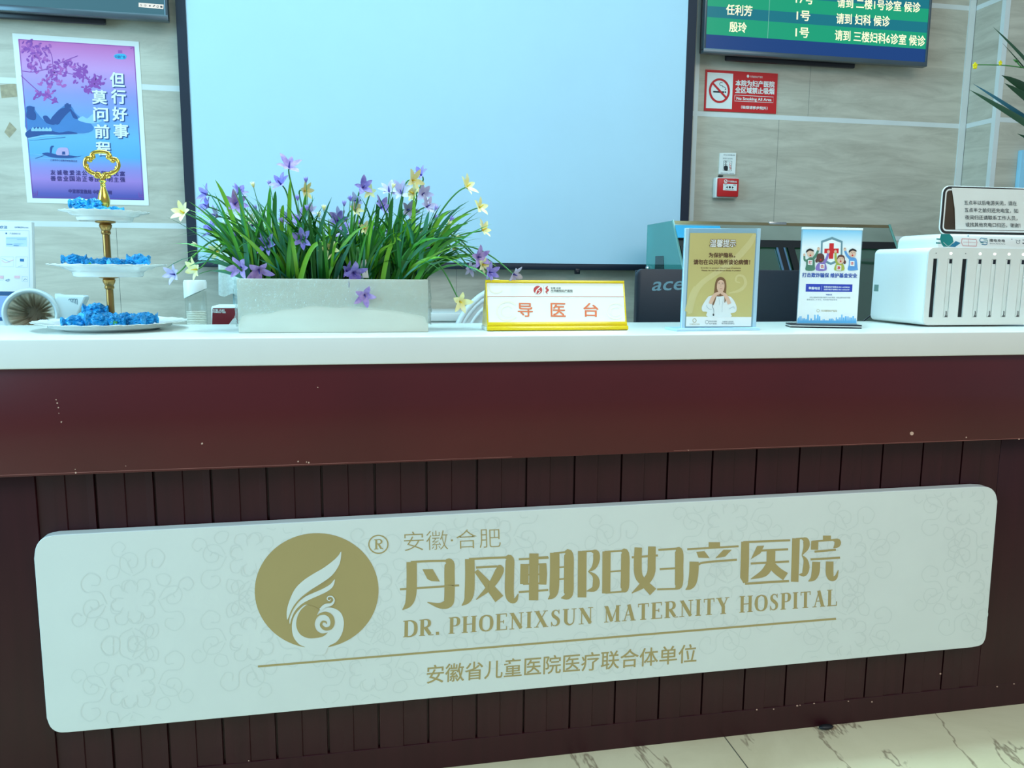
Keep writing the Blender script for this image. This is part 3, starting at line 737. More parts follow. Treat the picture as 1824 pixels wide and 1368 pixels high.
for (x, y, sx_, sy_) in ((835, 300, 1, 1), (215, 1250, 1, -1), (915, 1262, -1, -1)):
    a.ribbon([(x-6*sx_, y), (x+22*sx_, y+2), (x+24*sx_, y+26*sy_)], 4, PV); a.ribbon([(x, y+12*sy_), (x+12*sx_, y+12*sy_), (x+12*sx_, y+2*sy_)], 3)
a.smooth([(732, 355), (760, 345), (800, 348), (812, 365), (800, 380), (760, 380), (738, 372)], mat('poster_cyan', (60, 180, 226), 0.5), 3); a.quad([(757, 322), (782, 323), (783, 340), (758, 340)], PV2)
a.L(4); a.text('公益广告', (738, 354), (804, 359), 17, PB, 0.02)
a.build('print', post)
a = Art((0, YO, 0), (0, -1, 0), 0.0003); a.T = ZP
for i, ch in enumerate('但行好事'):
    x, y = 706+i*8.0, 464+i*110; dn = (3, 88 if i else 92)
    a.L(4).text(ch, (x+5, y+6), (x+96, y+10), dn, PB, 0.035); a.L(6).text(ch, (x, y), (x+90, y+4), dn, M_paper, 0.03)
for i, ch in enumerate('莫问前程'):
    x, y = 592+i*8.0, 578+i*110; dn = (3, 86)
    a.L(4).text(ch, (x+5, y+6), (x+96, y+10), dn, PB, 0.035); a.L(6).text(ch, (x, y), (x+90, y+4), dn, M_paper, 0.03)
a.build('title_lettering', post)
a = Art((0, YO, 0), (0, -1, 0), 0.0003); a.T = ZP; PK = mat('poster_plum', (60, 40, 120), 0.6); a.L(5)
for i, (u, v) in enumerate(zip('友诚敬爱法公平自和文民富', '善信业国治正等由谐明主强')):
    x = 324+i*40.4; a.text(u, (x, 1090+i*.8), (x+31, 1090+i*.8), (2, 31), PK, 0.02); a.text(v, (x+1, 1128+i*.8), (x+32, 1128+i*.8), (2, 31), PK, 0.02)
a.build('values_lettering', post)
a = Art((0, YO, 0), (0, -1, 0), 0.0003).L(5); a.T = ZP
a.text('中宣部宣教局 中国文明网', (440, 1212), (716, 1222), (1, 26), PK, 0.015); a.build('footer_lettering', post); a = Art((0, YO, 0), (0, -1, 0), 0.0003).L(5); a.T = ZP; a.text('上海市中小幼教师奖励基金会', (322, 1020), (496, 1027), (0, 13), PK); a.build('credit_lettering', post)

# ------------------------------------------------------------------ red no-smoking sign and the fire alarm button
YN = YW-0.004
ns = empty('no_smoking_sign', (at(1318, 200, YN).x, YN+.002, at(1318, 198, YN).z), 'red and white no-smoking sign on the wall below the queue television', 'sign')
def ZN(x, y): return (1240+x/4.56, 100+y/4.56)
b = MB(); b.prism([at(*ZN(*q), YN) for q in ((78, 108), (664, 142), (648, 468), (64, 442))], (0, 0.0038, 0)); b.build('plate', M_redp, ns)
a = Art((0, YN, 0), (0, -1, 0), 0.0003); a.T = ZN
a.poly([(92, 130), (301, 143), (289, 430), (79, 422)], M_paper); a.L(2).use(M_ink)
a.quad([(138, 282), (226, 286), (226, 299), (138, 295)]); a.quad([(231, 286), (242, 286.5), (242, 299), (231, 298.5)])
a.ribbon([(232, 276), (240, 262), (225, 250), (214, 250), (212, 238), (196, 238), (190, 224), (200, 214), (214, 218)], 4, n=3); a.ribbon([(240, 276), (240, 262)], 4)
a.L(4).ring(188, 281, 77, 92, 17, M_redp, 44, -.03); a.ribbon([(133, 219), (243, 339)], 16)
a.build('pictogram', ns)
a = Art((0, YN, 0), (0, -1, 0), 0.0003).use(M_paper); a.T = ZN
a.ell(421, 163, 10, 12); a.text('丹凤朝阳妇产医院', (438, 157), (540, 162), (0, 18))
a.text('本院为妇产医院', (322, 193), (637, 206), (-2, 50), bold=.035); a.text('全区域禁止吸烟', (319, 249), (634, 261), (-2, 50), bold=.035)
a.ribbon([(315, 316), (628, 332), (625, 379), (311, 364), (315, 316)], 4); a.text('No Smoking All Area', (328, 331), (612, 344), (-1, 30), bold=.03); a.text('（吸烟请移步院外）', (366, 401), (580, 411), (-1, 26), bold=.03)
a.build('sign_lettering', ns)
ca = empty('fire_alarm_button', (at(1296, 352, YW).x, YW-.02, at(1296, 352, YW).z), 'red manual fire alarm box on the wall below the small instruction card', 'alarm')
A_, B_ = at(1279.5, 317, YW-.04), at(1315, 351, YW-.04)
b = MB(); b.box(A_.x-.006, B_.x+.004, YW-.030, YW-.0002, B_.z-.004, A_.z+.004, .004); b.build('back_box', M_white, ca, smooth=True)
b = MB(); b.box(A_.x, B_.x, YW-.042, YW-.028, B_.z, A_.z, .004); b.build('front_plate', M_redp, ca, smooth=True)
a = Art((0, YW-.042, 0), (0, -1, 0), 0.0003); a.T = ZN
a.poly([(220, 1036), (332, 1041), (329, 1094), (218, 1089)], M_paper); a.L(2).use(M_ink).ell(273, 1065, 9, 9)
a.poly([(240, 1065), (256, 1055), (256, 1075)]); a.poly([(306, 1067), (290, 1057), (290, 1077)]); a.text('按下', (230, 1040), (252, 1041), 8); a.text('报警', (300, 1042), (322, 1043), 8)
a.use(M_paper).ring(240, 1016, 12, 13, 5); a.ribbon([(232, 1024), (250, 1008)], 5); a.text('手动报警按钮', (260, 1010), (330, 1014), 15, bold=.02); a.text('PRESS DOWN HERE', (236, 1079), (306, 1082), 5, M_ink)
a.build('alarm_lettering', ca)
ic = empty('instruction_card', (at(1296, 311, YW).x, YW-.004, at(1296, 311, YW).z), 'small white instruction card with a black drawing above the red alarm box', 'card')
b = MB(); b.prism([at(*ZN(*q), YW-.006) for q in ((194, 786), (326, 786), (318, 962), (185, 958))], (0, .0058, 0), .0006, 1); b.build('card', M_paper, ic)
a = Art((0, YW-.006, 0), (0, -1, 0), 0.0003); a.T = ZN; a.use(M_ink)
a.ribbon([(224, 850), (291, 853), (287, 933), (219, 929), (224, 850)], 3); a.smooth([(228, 893), (255, 893), (254, 930), (228, 926)]); a.ribbon([(240, 895), (240, 868)], 4); a.ring(240, 862, 7, 8, 3); a.ribbon([(228, 880), (252, 880)], 3)
a.text('手动火灾报警按钮', (222, 796), (316, 800), 12, mat('grey_ink', (110, 120, 124), .7)); a.text('使用方法说明', (216, 824), (294, 828), 12); a.text('用锤击碎玻璃按下按钮报警', (198, 945), (308, 949), 9)
for i in range(3): a.ribbon([(268, 862+i*22), (276+i*4, 870+i*20), (270, 882+i*18), (282, 890+i*14)], 3, M_redp, 3)
a.build('drawing', ic)
b = MB(); q = at(1284, 312, YW-.01); b.box(q.x-.008, q.x+.010, YW-.012, YW-.0002, q.z-.006, q.z-.0005); b.build('clip', M_ink, ic)

# pale blue notice on the right-hand pier
b = MB(); p = at(1815, 268, 1.37); q = at(1808, 332, 1.37)
b.box(p.x, p.x+.35, 1.352, 1.3745, q.z-.5, p.z, .002)
b.thing('wall_board', mat('pale_blue_board', (150, 206, 232), .4), 'plain pale blue board on the pier behind the green plant', 'board', smooth=True)
# old tape marks on the stone
for (pts, w) in ((((0, 545), (100, 535), (112, 620), (10, 630)), 0), (((28, 848), (62, 782), (108, 830), (60, 884)), 1)):
    a = Art((0, YW, 0), (0, -1, 0), .0003); a.T = ZP; a.poly(pts, mat('tape_mark', (168, 152, 122), .5, var=.2, vscale=60))
    o = a.build('tape_mark', None); tag(o, ['brownish square tape mark on the stone wall beside the poster', 'brownish torn tape mark on the stone wall lower beside the poster'][w], 'tape', 'tape marks beside the poster')
# ------------------------------------------------------------------ staff side: desk, monitor, chair
M_desk = mat('desk_white', (224, 226, 220), .35, var=.02)
dk = empty('staff_desk', (0.5, .64, 0), 'white staff desk hidden behind the red counter', 'desk')
b = MB(); b.box(-1.25, 2.2, .405, .795, .722, .75, .002); b.build('desk_top', M_desk, dk, smooth=True)
for x in (-1.2, -.1, 1.0, 2.12):
    b = MB(); b.box(x, x+.03, .42, .78, 0, .722, .001); b.build('leg', M_desk, dk)
# monitor seen from behind
YA = .64
p, q = at(1131, 560, YA), at(1137.5, 479, YA)
mx0, mx1, mz1 = p.x+.004, p.x+.62, q.z; mz0 = mz1-.365
mon = empty('computer_monitor', ((mx0+mx1)/2, YA+.02, .7502), 'dark navy computer monitor seen from behind between the name plate and the two leaflet holders', 'monitor')
b = MB()
pr = []
for (cx_, cz_, a0) in ((mx1-.02, mz1-.02, 0), (mx0+.02, mz1-.02, 90), (mx0+.012, mz0+.012, 180), (mx1-.012, mz0+.012, 270)):
    r = .02 if a0 < 180 else .012
    for i in range(6): w = math.radians(a0+i*18); pr.append((cx_+r*math.cos(w), YA, cz_+r*math.sin(w)))
b.prism(pr, (0, .022, 0), .002); b.build('back_shell', M_navy, mon, smooth=True)
b = MB(); b.box(mx0+.003, mx1-.003, YA+.021, YA+.034, mz0+.004, mz1-.004, .003); b.build('front_bezel', M_black, mon, smooth=True)
b = MB(); cxm = (mx0+mx1)/2; b.box(cxm-.05, cxm+.05, YA-.03, YA-.008, .752, mz0+.12, .004); b.box(cxm-.04, cxm+.04, YA-.012, YA+.002, mz0+.03, mz0+.11, .003); b.build('stand_neck', M_black, mon, smooth=True)
b = MB(); b.box(cxm-.13, cxm+.13, YA-.10, YA+.11, .7502, .764, .005); b.build('stand_base', M_black, mon, smooth=True)
a = Art((0, YA, 0), (0, -1, 0), .0004); a.text('acer', (1162.5, 502), (1236, 499.5), (-2.2, 16), mat('logo_blue_grey', (112, 150, 164), .4), .02, 2.5); a.build('logo_lettering', mon)

ch = empty('office_chair', (at(905, 540, 1.0).x, .82, 0), 'white oval-backed chair behind the yellow-framed name plate', 'chair')
YC = 1.0; cx_ = at(906, 540, YC).x; tz = at(906, 508, YC).z; hw = cx_-at(799, 577, YC).x
def oval(k, n=48, dy=0.0):
    return [(cx_+hw*k*math.cos(w), YC+dy, tz-.26+(.26-hw*(1-k))*math.sin(w)) for w in [2*math.pi*i/n for i in range(n)]]
b = MB()
for k_, r in ((.97, .011), (.90, .008), (.78, .006)):
    o_ = oval(k_); b.tube(o_+[o_[0], o_[1]], r, 8, False)
vs = oval(1.0, dy=.004)+oval(.74, dy=.004); n = 48
b.add(vs, [(i, (i+1) % n, n+(i+1) % n, n+i) for i in range(n)]); vs = oval(1.0, dy=.03)+oval(.74, dy=.03); b.add(vs, [(i, (i+1) % n, n+(i+1) % n, n+i) for i in range(n)])
b.build('backrest_frame', mat('chair_lacquer', (226, 234, 236), .3, var=.02), ch, smooth='all')
b = MB(); b.prism(oval(.77, dy=.006), (0, .02, 0)); b.build('backrest_panel', mat('chair_cushion', (214, 226, 228), .6, var=.02), ch)
b = MB(); b.box(cx_-.22, cx_+.22, .62, 1.01, .43, .50, .02); b.build('seat', MATS['chair_cushion'], ch, smooth=True)
for (x, y) in ((-.19, .65), (.19, .65), (-.19, .98), (.19, .98)):
    b = MB(); b.tube([(cx_+x, y, .44), (cx_+x*1.03, y, .2), (cx_+x*1.06, y, .0)], [.022, .017, .012]); b.build('leg', MATS['chair_lacquer'], ch, smooth=True)
for x in (-.15, .15):
    b = MB(); b.tube([(cx_+x, 1.012, .44), (cx_+x, 1.016, tz-.46)], .014); b.build('back_post', MATS['chair_lacquer'], ch, smooth=True)
# low white cabinet against the wall
b = MB(); x0, x1, zt = at(690, 560, 1.22).x, at(838, 560, 1.22).x, at(780, 557.5, 1.22).z
cb = empty('low_cabinet', ((x0+x1)/2, 1.38, 0), 'low white cabinet against the wall beside the oval-backed chair', 'cabinet')
b.box(x0+.01, x1-.01, 1.23, 1.53, 0, zt-.03); b.build('body', M_desk, cb)
b = MB(); b.box(x0, x1, 1.215, 1.535, zt-.03, zt, .003); b.build('cabinet_top', M_white, cb, smooth=True)
for (u0, u1) in ((x0+.014, (x0+x1)/2-.002), ((x0+x1)/2+.002, x1-.014)):
    b = MB(); b.box(u0, u1, 1.222, 1.231, .06, zt-.035, .001); d_ = b.build('door', M_white, cb)
    b = MB(); b.box((u0+u1)/2-.04, (u0+u1)/2+.04, 1.212, 1.2225, zt-.09, zt-.078, .002); b.build('handle', M_steel, d_)

# ------------------------------------------------------------------ glass display case
M_teal = glass('teal_glass', (120, 205, 200), .10, diffuse=.40, dcol=(120, 214, 208)); M_edge = glass('glass_edge', (110, 190, 170), .2, diffuse=.5, dcol=(120, 200, 184))
M_clear = glass('case_glass', (176, 214, 198), .10, diffuse=.12, dcol=(110, 150, 132)); M_frame = mat('case_black', (8, 10, 14), .4)
CXL, CXR = 1.119, 1.997
def slope(z): return 1.05-.642*(1.369-z)
case = empty('display_case', ((CXL+CXR)/2, 1.2, 0), 'glass display case with sloping black-framed front behind the monitor and leaflet holders', 'display case')
zb_ = 1.00; yb_ = slope(zb_)
b = MB(); b.box(CXL, CXR, yb_, 1.32, 0, zb_, .003); b.build('base_cabinet', M_desk, case, smooth=True)
for x, nm in ((CXL, 'side_pane'), (CXR-.006, 'side_pane')):
    b = MB(); b.prism([(x, yb_+.002, zb_), (x, 1.05, 1.369), (x, 1.30, 1.366), (x, 1.30, zb_)], (.006, 0, 0)); sp_ = b.build(nm, M_teal, case)
    b = MB(); q0, q1 = Vector((x+.003, yb_-.001, zb_)), Vector((x+.003, 1.049, 1.37)); b.tube([q0, q1], .0045, 6); b.build('polished_edge', M_edge, sp_)
    b = MB(); b.prism([(x-.001, 1.05, zb_), (x-.001, 1.12, 1.245), (x-.001, 1.20, 1.245), (x-.001, 1.21, zb_)], (.0008, 0, 0)); b.build('opening_panel', glass('smoke_glass', (96, 130, 126), .06, diffuse=.55, dcol=(62, 92, 90)), sp_)
    b = MB(); b.lathe([(0, 0), (.009, 0), (.010, .004), (.006, .010), (0, .012)], (x-.001 if x < 1.5 else x+.007, 1.27, 1.20), 16, (-1 if x < 1.5 else 1, 0, 0)); b.build('pane_clamp', M_steel, sp_, smooth=True)
b = MB(); b.box(CXL+.006, CXR-.006, 1.05, 1.30, 1.360, 1.367); b.build('top_pane', M_clear, case)
def band(z0, z1, off, m, nm, x0=CXL+.008, x1=CXR-.008, th=.006, bev=0):
    b = MB(); b.prism([(x0, slope(z0)+off, z0), (x1, slope(z0)+off, z0), (x1, slope(z1)+off, z1), (x0, slope(z1)+off, z1)], (0, th, 0), bev); return b.build(nm, m, case)
zm = at(1400, 428, 1.0).z; zt = at(1400, 402, 1.03).z
band(zt, 1.369, -.001, mat('bronze_rail', (150, 132, 98), .25, metal=.7, var=.35, vscale=3), 'top_rail', th=.008)
band(zm, zt, -.0005, mat('mirror_band', (156, 166, 152), .12, metal=.55, var=.25, vscale=2.5), 'front_band')
zf = at(1400, 441, 1.0).z
band(zf, zm, -.002, M_frame, 'frame_rail', th=.012)
xm = at(1391, 432, 1.0).x
for (x0, x1) in ((CXL+.012, xm-.012), (xm+.03, CXR-.012)):
    o_ = band(zb_, zf, .004, M_clear, 'sliding_pane', x0, x1, .005)
for (x0, w_) in ((CXL+.010, .028), (xm-.020, .022), (xm+.022, .026), (CXR-.050, .04)):
    band(zb_, zf, -.003, M_frame, 'frame_post', x0, x0+w_, .012)
for x0 in (xm-.024, xm+.004): band(zb_, zf, -.005, mat('post_blue_steel', (110, 140, 170), .25, metal=.6), 'post_edging', x0, x0+.006, .006)
band(zb_, zf-.02, -.0055, mat('pale_edging', (214, 240, 236), .3), 'post_edging', CXL+.018, CXL+.030, .006)
b = MB(); b.box(CXL+.02, CXR-.02, 1.285, 1.295, zb_, 1.36); b.build('back_pane', M_clear, case)
b = MB(); b.box(CXL+.02, CXR-.02, 1.06, 1.28, 1.155, 1.162); b.build('shelf', M_clear, case)
b = MB(); xt = at(1387, 400, 1.04).x; b.box(xt-.035, xt+.035, 1.045, 1.056, 1.357, 1.372, .002); b.build('rail_clip', M_steel, case, smooth=True)
# blue leaflet lying inside the top of the case
b = MB(); p, q = at(1203, 401, 1.03), at(1300, 425, 1.01)
b.prism([(p.x, slope(p.z)-.012, p.z), (p.x+.17, slope(p.z)-.012, p.z), (p.x+.17, slope(q.z)-.012, q.z), (p.x, slope(q.z)-.012, q.z)], (0, .0085, 0))
b.use(M_grey)
b.thing('blue_leaflet', mat('leaflet_blue', (50, 176, 226), .4, var=.12, vscale=14), 'bright blue leaflet against the front band of the glass case', 'leaflet')
# black cable between holder and charger
b = MB(); b.tube([tuple(v) for v in spline([at(1520, 584, .50), at(1536, 573, .5), at(1557, 557, .5), at(1582, 540, .5), at(1610, 540, .47), at(1640, 575, .44), (1.62, .43, .76), (1.60, .5, .7535)], 6)], .0026, 8)
b.thing('power_cable', M_black, 'thin black power cable rising behind the white charging station', 'cable', smooth='all')

# ------------------------------------------------------------------ left: pressure meter, board, cups, box, dispenser
YB_ = .60
bp = empty('blood_pressure_monitor', (at(70, 560, YB_).x, YB_+.05, .7502), 'pale blood pressure machine with a round fabric cuff behind the cake stand', 'medical device')
M_bp = mat('device_pale_blue', (206, 220, 222), .35, var=.02)
cc = at(56, 559, YB_); ro = (at(105, 555, YB_).x-at(6, 555, YB_).x)/2
ax = Vector((.27, -1, .06)).normalized()
def cl(prof, n=48):
    b = MB(); b.lathe(prof, cc, n, ax); return b
b = cl([(ro*.80, .004), (ro*.83, .018), (ro*.90, .026), (ro*.97, .021), (ro, .006), (ro*.99, -.06), (ro*.9, -.13), (ro*.78, -.13), (ro*.78, -.06), (ro*.80, .006)]); b.build('cuff_ring', M_bp, bp, smooth='all')
# gathered cloth sleeve inside the ring
b = MB(); q = Vector((0, 0, 1)).rotation_difference(ax); vs = []; fs = []; n, m_ = 120, 14; rnd = random.Random(3); ph = [rnd.uniform(-.5, .5) for _ in range(n)]
for i in range(m_+1):
    t = i/m_; r = ro*(.80-.50*t**.9); h_ = .008-.118*t
    for j in range(n):
        w = 2*math.pi*j/n; k_ = (mnoise.noise(Vector((math.cos(w)*6, math.sin(w)*6, t*.9)))*1.5+.5*math.sin(w*31+t))*.011*min(1, t*6)*(1-.3*t)
        vs.append(cc+q @ Vector(((r+k_)*math.cos(w+.12*t), (r+k_)*math.sin(w+.12*t), h_+k_*.4)))
for i in range(m_):
    for j in range(n): fs.append((i*n+j, i*n+(j+1) % n, (i+1)*n+(j+1) % n, (i+1)*n+j))
fs.append([m_*n+j for j in range(n)])
b.add(vs, fs); b.build('fabric_sleeve', mat('sleeve_cloth', (222, 216, 196), .8, var=.12, vscale=30), bp, smooth='all')
b = MB(); b.prism([at(*p_, YB_) for p_ in ((96, 522), (105, 525.5), (150, 526.5), (153.5, 530), (136, 566), (128, 640), (106, 640))], (0, .035, 0), .005); b.build('housing', M_bp, bp, smooth=True)
b = MB(); b.box(cc.x-.16, cc.x+.12, YB_-.06, YB_+.15, .7502, .80, .012); b.tube([(cc.x, YB_+.06, .79), (cc.x, YB_+.06, cc.z-ro*.8)], .055, 20); b.build('base', M_bp, bp, smooth=True)
a = Art((0, YB_, 0), (0, -1, 0), .0004); mk = mat('device_mark', (70, 110, 130), .5)
for i in range(5): a.ribbon([(122+i*3.1, 533.5+(1.2 if i in (0, 4) else 0)), (124.5+i*3.2, 532.5), (127.5+i*2.6, 538+i*1.1)], 1.0, mk, 3)
a.build('vent_mark', bp)
YI = .765
ib = empty('information_board', (at(20, 540, YI).x, YI, .7502), 'white upright instruction board with small blue and pink printing behind the pressure machine', 'board')
b = MB(); b.prism([at(*p_, YI) for p_ in ((-60, 394), (56.5, 395.5), (60.5, 545), (62, 660), (-60, 660))], (0, .02, 0), .002); b.build('panel', M_white, ib, smooth=True)
b = MB(); p = at(0, 640, YI); b.box(p.x-.15, p.x+.20, YI-.01, YI+.028, .7502, .775, .004); b.build('foot', M_white, ib, smooth=True)
def ZI(x, y): return (x/6.217, 380+y/6.217)
a = Art((0, YI, 0), (0, -1, 0), .0003); a.T = ZI; IB, IL, IP = mat('board_blue', (30, 110, 170), .5), mat('board_pale', (196, 218, 242), .5), mat('board_pink', (236, 190, 200), .5)
a.ribbon([(-300, 186), (322, 192), (328, 815)], 4, mat('board_line', (150, 190, 220), .5)); a.poly([(-300, 862), (350, 868), (352, 914), (-300, 910)], mat('board_navy', (40, 84, 132), .4)); a.poly([(-300, 914), (352, 916), (370, 1180), (-300, 1180)], mat('board_lilac', (150, 176, 222), .4)); a.poly([(-300, 1150), (370, 1150), (372, 1190), (-300, 1190)], MATS['board_navy'])
a.poly([(66, 262), (298, 262), (300, 366), (68, 366)], IL); a.L(2)
for (y, x0, x1) in ((278, 70, 290), (290, 190, 290), (342, 72, 140), (336, 150, 260), (348, 150, 230), (358, 150, 210)): a.ribbon([(x0, y), (x1, y+1)], 5, IB if x1-x0 < 80 else MATS['board_line'])
for (x0, y0, x1, y1) in ((10, 480, 150, 590), (176, 480, 306, 598), (-30, 690, 40, 740), (246, 700, 308, 756)): a.ribbon([(x0, y0), (x1, y0+1), (x1, y1), (x0, y1), (x0, y0)], 2, MATS['board_line'])
a.ribbon([(20, 520), (60, 545), (110, 530), (150, 515)], 6, IP, 3); a.ribbon([(20, 500), (60, 515), (110, 540)], 4, MATS['board_line'], 3); a.quad([(222, 503), (266, 505), (266, 534), (222, 532)], IB); a.ribbon([(200, 590), (250, 580)], 3, MATS['board_line'])
a.poly([(160, 690), (220, 692), (220, 720), (160, 718)], IP); a.poly([(-10, 690), (40, 692), (40, 724), (-10, 722)], IP); a.ribbon([(262, 745), (275, 725), (300, 732)], 4, IB)
a.use(IB); a.ell(70, 222, 9, 9); a.text('压治疗法', (-90, 136), (80, 138), 32, bold=.02); a.text('OMRON', (164, 146), (262, 148), 16, bold=.02); a.text('欧姆龙', (270, 152), (316, 153), 12); a.text('产品使用方法', (108, 214), (228, 218), 18); a.text('4步', (60, 722), (112, 724), 34)
a.build('print', ib)
# cup dispenser with paper cups
YD = .60
cx_ = at(349, 540, YD).x; ct = at(347, 499, YD).z; rr_ = (at(367, 510, YD).x-at(326, 510, YD).x)/2
cd = empty('cup_dispenser', (cx_, YD, .7502), 'clear tube paper-cup dispenser with a white lid on the desk beside the cake stand', 'cup dispenser')
b = MB(); b.lathe([(rr_*.93, .7502-ct), (rr_*.95, -.03)], (cx_, YD, ct), 32); b.build('tube', glass('clear_plastic', (248, 250, 248), .01, diffuse=.05, dcol=(232, 236, 232)), cd, smooth='all')
b = MB(); vs = []; n = 32
for j in range(n):
    w = 2*math.pi*j/n; vs.append((cx_+rr_*math.cos(w), YD+rr_*math.sin(w), ct-.032+.014*math.cos(w)-.004))
for j in range(n): w = 2*math.pi*j/n; vs.append((cx_+rr_*1.02*math.cos(w), YD+rr_*1.02*math.sin(w), ct-.006))
for j in range(n): w = 2*math.pi*j/n; vs.append((cx_+rr_*.94*math.cos(w), YD+rr_*.94*math.sin(w), ct))
b.add(vs, [(j+n*k_, (j+1) % n+n*k_, (j+1) % n+n*(k_+1), j+n*(k_+1)) for k_ in (0, 1) for j in range(n)]+[[2*n+j for j in range(n)]]); b.build('lid', M_white, cd, smooth=True)
b = MB(); b.lathe([(0, 0), (rr_*1.2, 0), (rr_*1.2, .012), (rr_*.96, .02), (0, .02)], (cx_, YD, .7502), 32); b.build('base', M_white, cd, smooth=True)
zc0 = at(349, 554, YD).z; stp = (at(349, 554, YD).z-at(349, 577, YD).z)/7.6
for i in range(9):
    z = zc0-i*stp; b = MB(); b.lathe([(rr_*.82, -.0018), (rr_*.86, 0), (rr_*.86, -.0022), (rr_*.80, -.0035), (rr_*.76, -.045 if i == 8 else -stp*1.3), (rr_*.74, -.045 if i == 8 else -stp*1.3), (rr_*.78, -.004)], (cx_, YD, z), 28)
    b.thing('paper_cup', mat('cup_paper', (244, 236, 220), .6, var=.03), 'cream paper cup rim in the clear dispenser tube, '+('topmost of the stack' if i == 0 else '%s from the top of the stack' % ordinal(i, 9) if i < 8 else 'lowest of the stack'), 'paper cup', 'paper cups in the dispenser', smooth='all')
# red-fronted white box
YR = .50
p, q = at(377, 548, YR), at(470, 600, YR)
rb = empty('tissue_box', ((p.x+q.x)/2, YR+.05, .7502), 'white box with a dark red front label between the cup dispenser and the planter', 'box')
b = MB(); b.box(p.x-.002, q.x, YR, YR+.11, .7502, p.z+.004, .005); b.build('carton', M_white, rb, smooth=True)
a = Art((0, YR, 0), (0, -1, 0), .0003); a.poly([(378.5, 550.5), (380, 549), (480, 549), (480, 620), (377, 620)], mat('box_red', (128, 20, 34), .4)); a.L(2); a.smooth([(425, 578), (420, 566), (412, 572), (406, 590), (450, 600), (450, 560)], M_paper, 3)
a.L(3).use(M_paper); a.text('安徽·合肥', (379, 550.3), (400, 551), 3.2, bold=.03); a.text('丹凤朝阳妇产医院', (378.6, 554), (402, 554.6), 3.2, bold=.03); a.build('label', rb)
# water dispenser under a lace cover
YW2 = 1.12
x0, x1 = at(410, 470, YW2).x, at(474, 470, YW2).x; zt = at(440, 376, YW2).z
wd = empty('water_dispenser', ((x0+x1)/2, YW2+.15, 0), 'pale water dispenser under a lace cover behind the flowers', 'water dispenser')
b = MB(); b.box(x0, x1, YW2, YW2+.26, 0, zt-.14, .03, 4); b.build('body', mat('dispenser_grey', (140, 182, 190), .35), wd, smooth=True)
b = MB(); b.box(x0+.01, x1-.01, YW2+.02, YW2+.25, zt-.14, zt, .02, 3); b.build('top_housing', M_white, wd, smooth=True)
b = MB(); b.tube([((x0+x1)/2-.03, YW2-.02, .98), ((x0+x1)/2-.03, YW2-.02, 1.02), ((x0+x1)/2-.03, YW2+.02, 1.02)], .01); b.build('tap', M_grey, wd, smooth=True)
b = MB(); vs = []; fs = []; nu, nv = 90, 16
per = [(x0-.03, YW2+.28), (x0-.03, YW2-.02), (x1+.03, YW2-.02), (x1+.03, YW2+.28)]
def along(t):
    L_ = [.30, x1-x0+.06, .30]; d = t*sum(L_)
    for i in range(3):
        if d <= L_[i] or i == 2:
            k_ = min(1, d/L_[i]); A_, B_ = per[i], per[i+1]; return Vector((A_[0]+(B_[0]-A_[0])*k_, A_[1]+(B_[1]-A_[1])*k_, 0))
        d -= L_[i]
zlo = at(395, 531, YW2).z
for j in range(nv+1):
    v = j/nv
    for i in range(nu+1):
        u = i/nu; P_ = along(u); c_ = Vector(((x0+x1)/2, YW2+.15, 0)); f_ = .80+.20*min(1, v*3); P_ = c_+(P_-c_)*f_
        P_ += (P_-c_).normalized()*(.012*math.sin(u*70)+.006*math.sin(u*151))*v
        hem = zlo+.012*abs(math.sin(u*55))+(.035*max(0, math.sin(u*9+1.2)))
        vs.append((P_.x, P_.y, zt+.004+(hem-zt)*v))
for j in range(nv):
    for i in range(nu): fs.append((j*(nu+1)+i, j*(nu+1)+i+1, (j+1)*(nu+1)+i+1, (j+1)*(nu+1)+i))
fs.append([i for i in range(nu+1)])
b.add(vs, fs)
M_lace = mat('lace', (214, 234, 232), .8, var=.10, vscale=120, bump=.4, bscale=300)
b.thing('lace_cover', M_lace, 'white lace dust cover with a scalloped hem draped over the water dispenser', 'cover', smooth='all', recalc=False)
# ------------------------------------------------------------------ on the counter: three-tier cake stand
M_plate = mat('white_porcelain', (240, 242, 238), .12, var=.01, coat=.3); M_goldm = mat('polished_gold', (232, 196, 92), .2, metal=1.0, var=.1); M_brass = mat('brushed_brass', (164, 126, 72), .3, metal=.85, var=.2, vscale=30)
YK = .255
def px(x, y): return at(x, y, YK)
kx = px(199, 575).x
cake = empty('cake_stand', (kx, YK, H), 'three-tier white plate stand with a gold centre rod and gold crown-shaped handle', 'cake stand')
def plate(name, zrim, R_, zfoot, rf, cx, sag=.55):
    b = MB(); d = zrim-zfoot
    b.lathe([(0, d*.30), (rf*.8, d*.30), (rf*1.05, d*.36), (R_*.72, d*.70), (R_*.99, d*.97), (R_, d), (R_*.995, d*.95), (R_*.80, d*.78), (rf*1.28, d*(.60 if rf < .09 else .40)), (rf*1.06, d*(.46 if rf < .09 else .16)), (rf*1.03, d*.10), (rf, 0), (rf*.94, 0), (rf*.92, d*.12), (0, d*.14)], (cx, YK, zfoot), 72)
    # gadrooned underside of the rim: a soft wave
    for v in b.v:
        r = math.hypot(v.x-cx, v.y-YK)
        if r > rf*1.2:
            w = math.atan2(v.y-YK, v.x-cx); v.z += .0009*math.sin(w*24)*(r-rf)/(R_-rf)
    return b.build(name, M_plate, cake, smooth='all')
z1 = px(198, 571).z; z2 = px(193, 470.5).z; z3 = px(189, 377).z
R1 = (px(332, 571).x-px(61, 571).x)/2; R2 = (px(297, 471).x-px(89, 471).x)/2; R3 = (px(268, 377).x-px(110, 377).x)/2
plate('bottom_plate', z1, R1, H+.0003, .100, kx); plate('middle_plate', z2, R2, px(197, 493).z, .070, kx); plate('top_plate', z3, R3, px(191, 394.5).z, .055, kx)
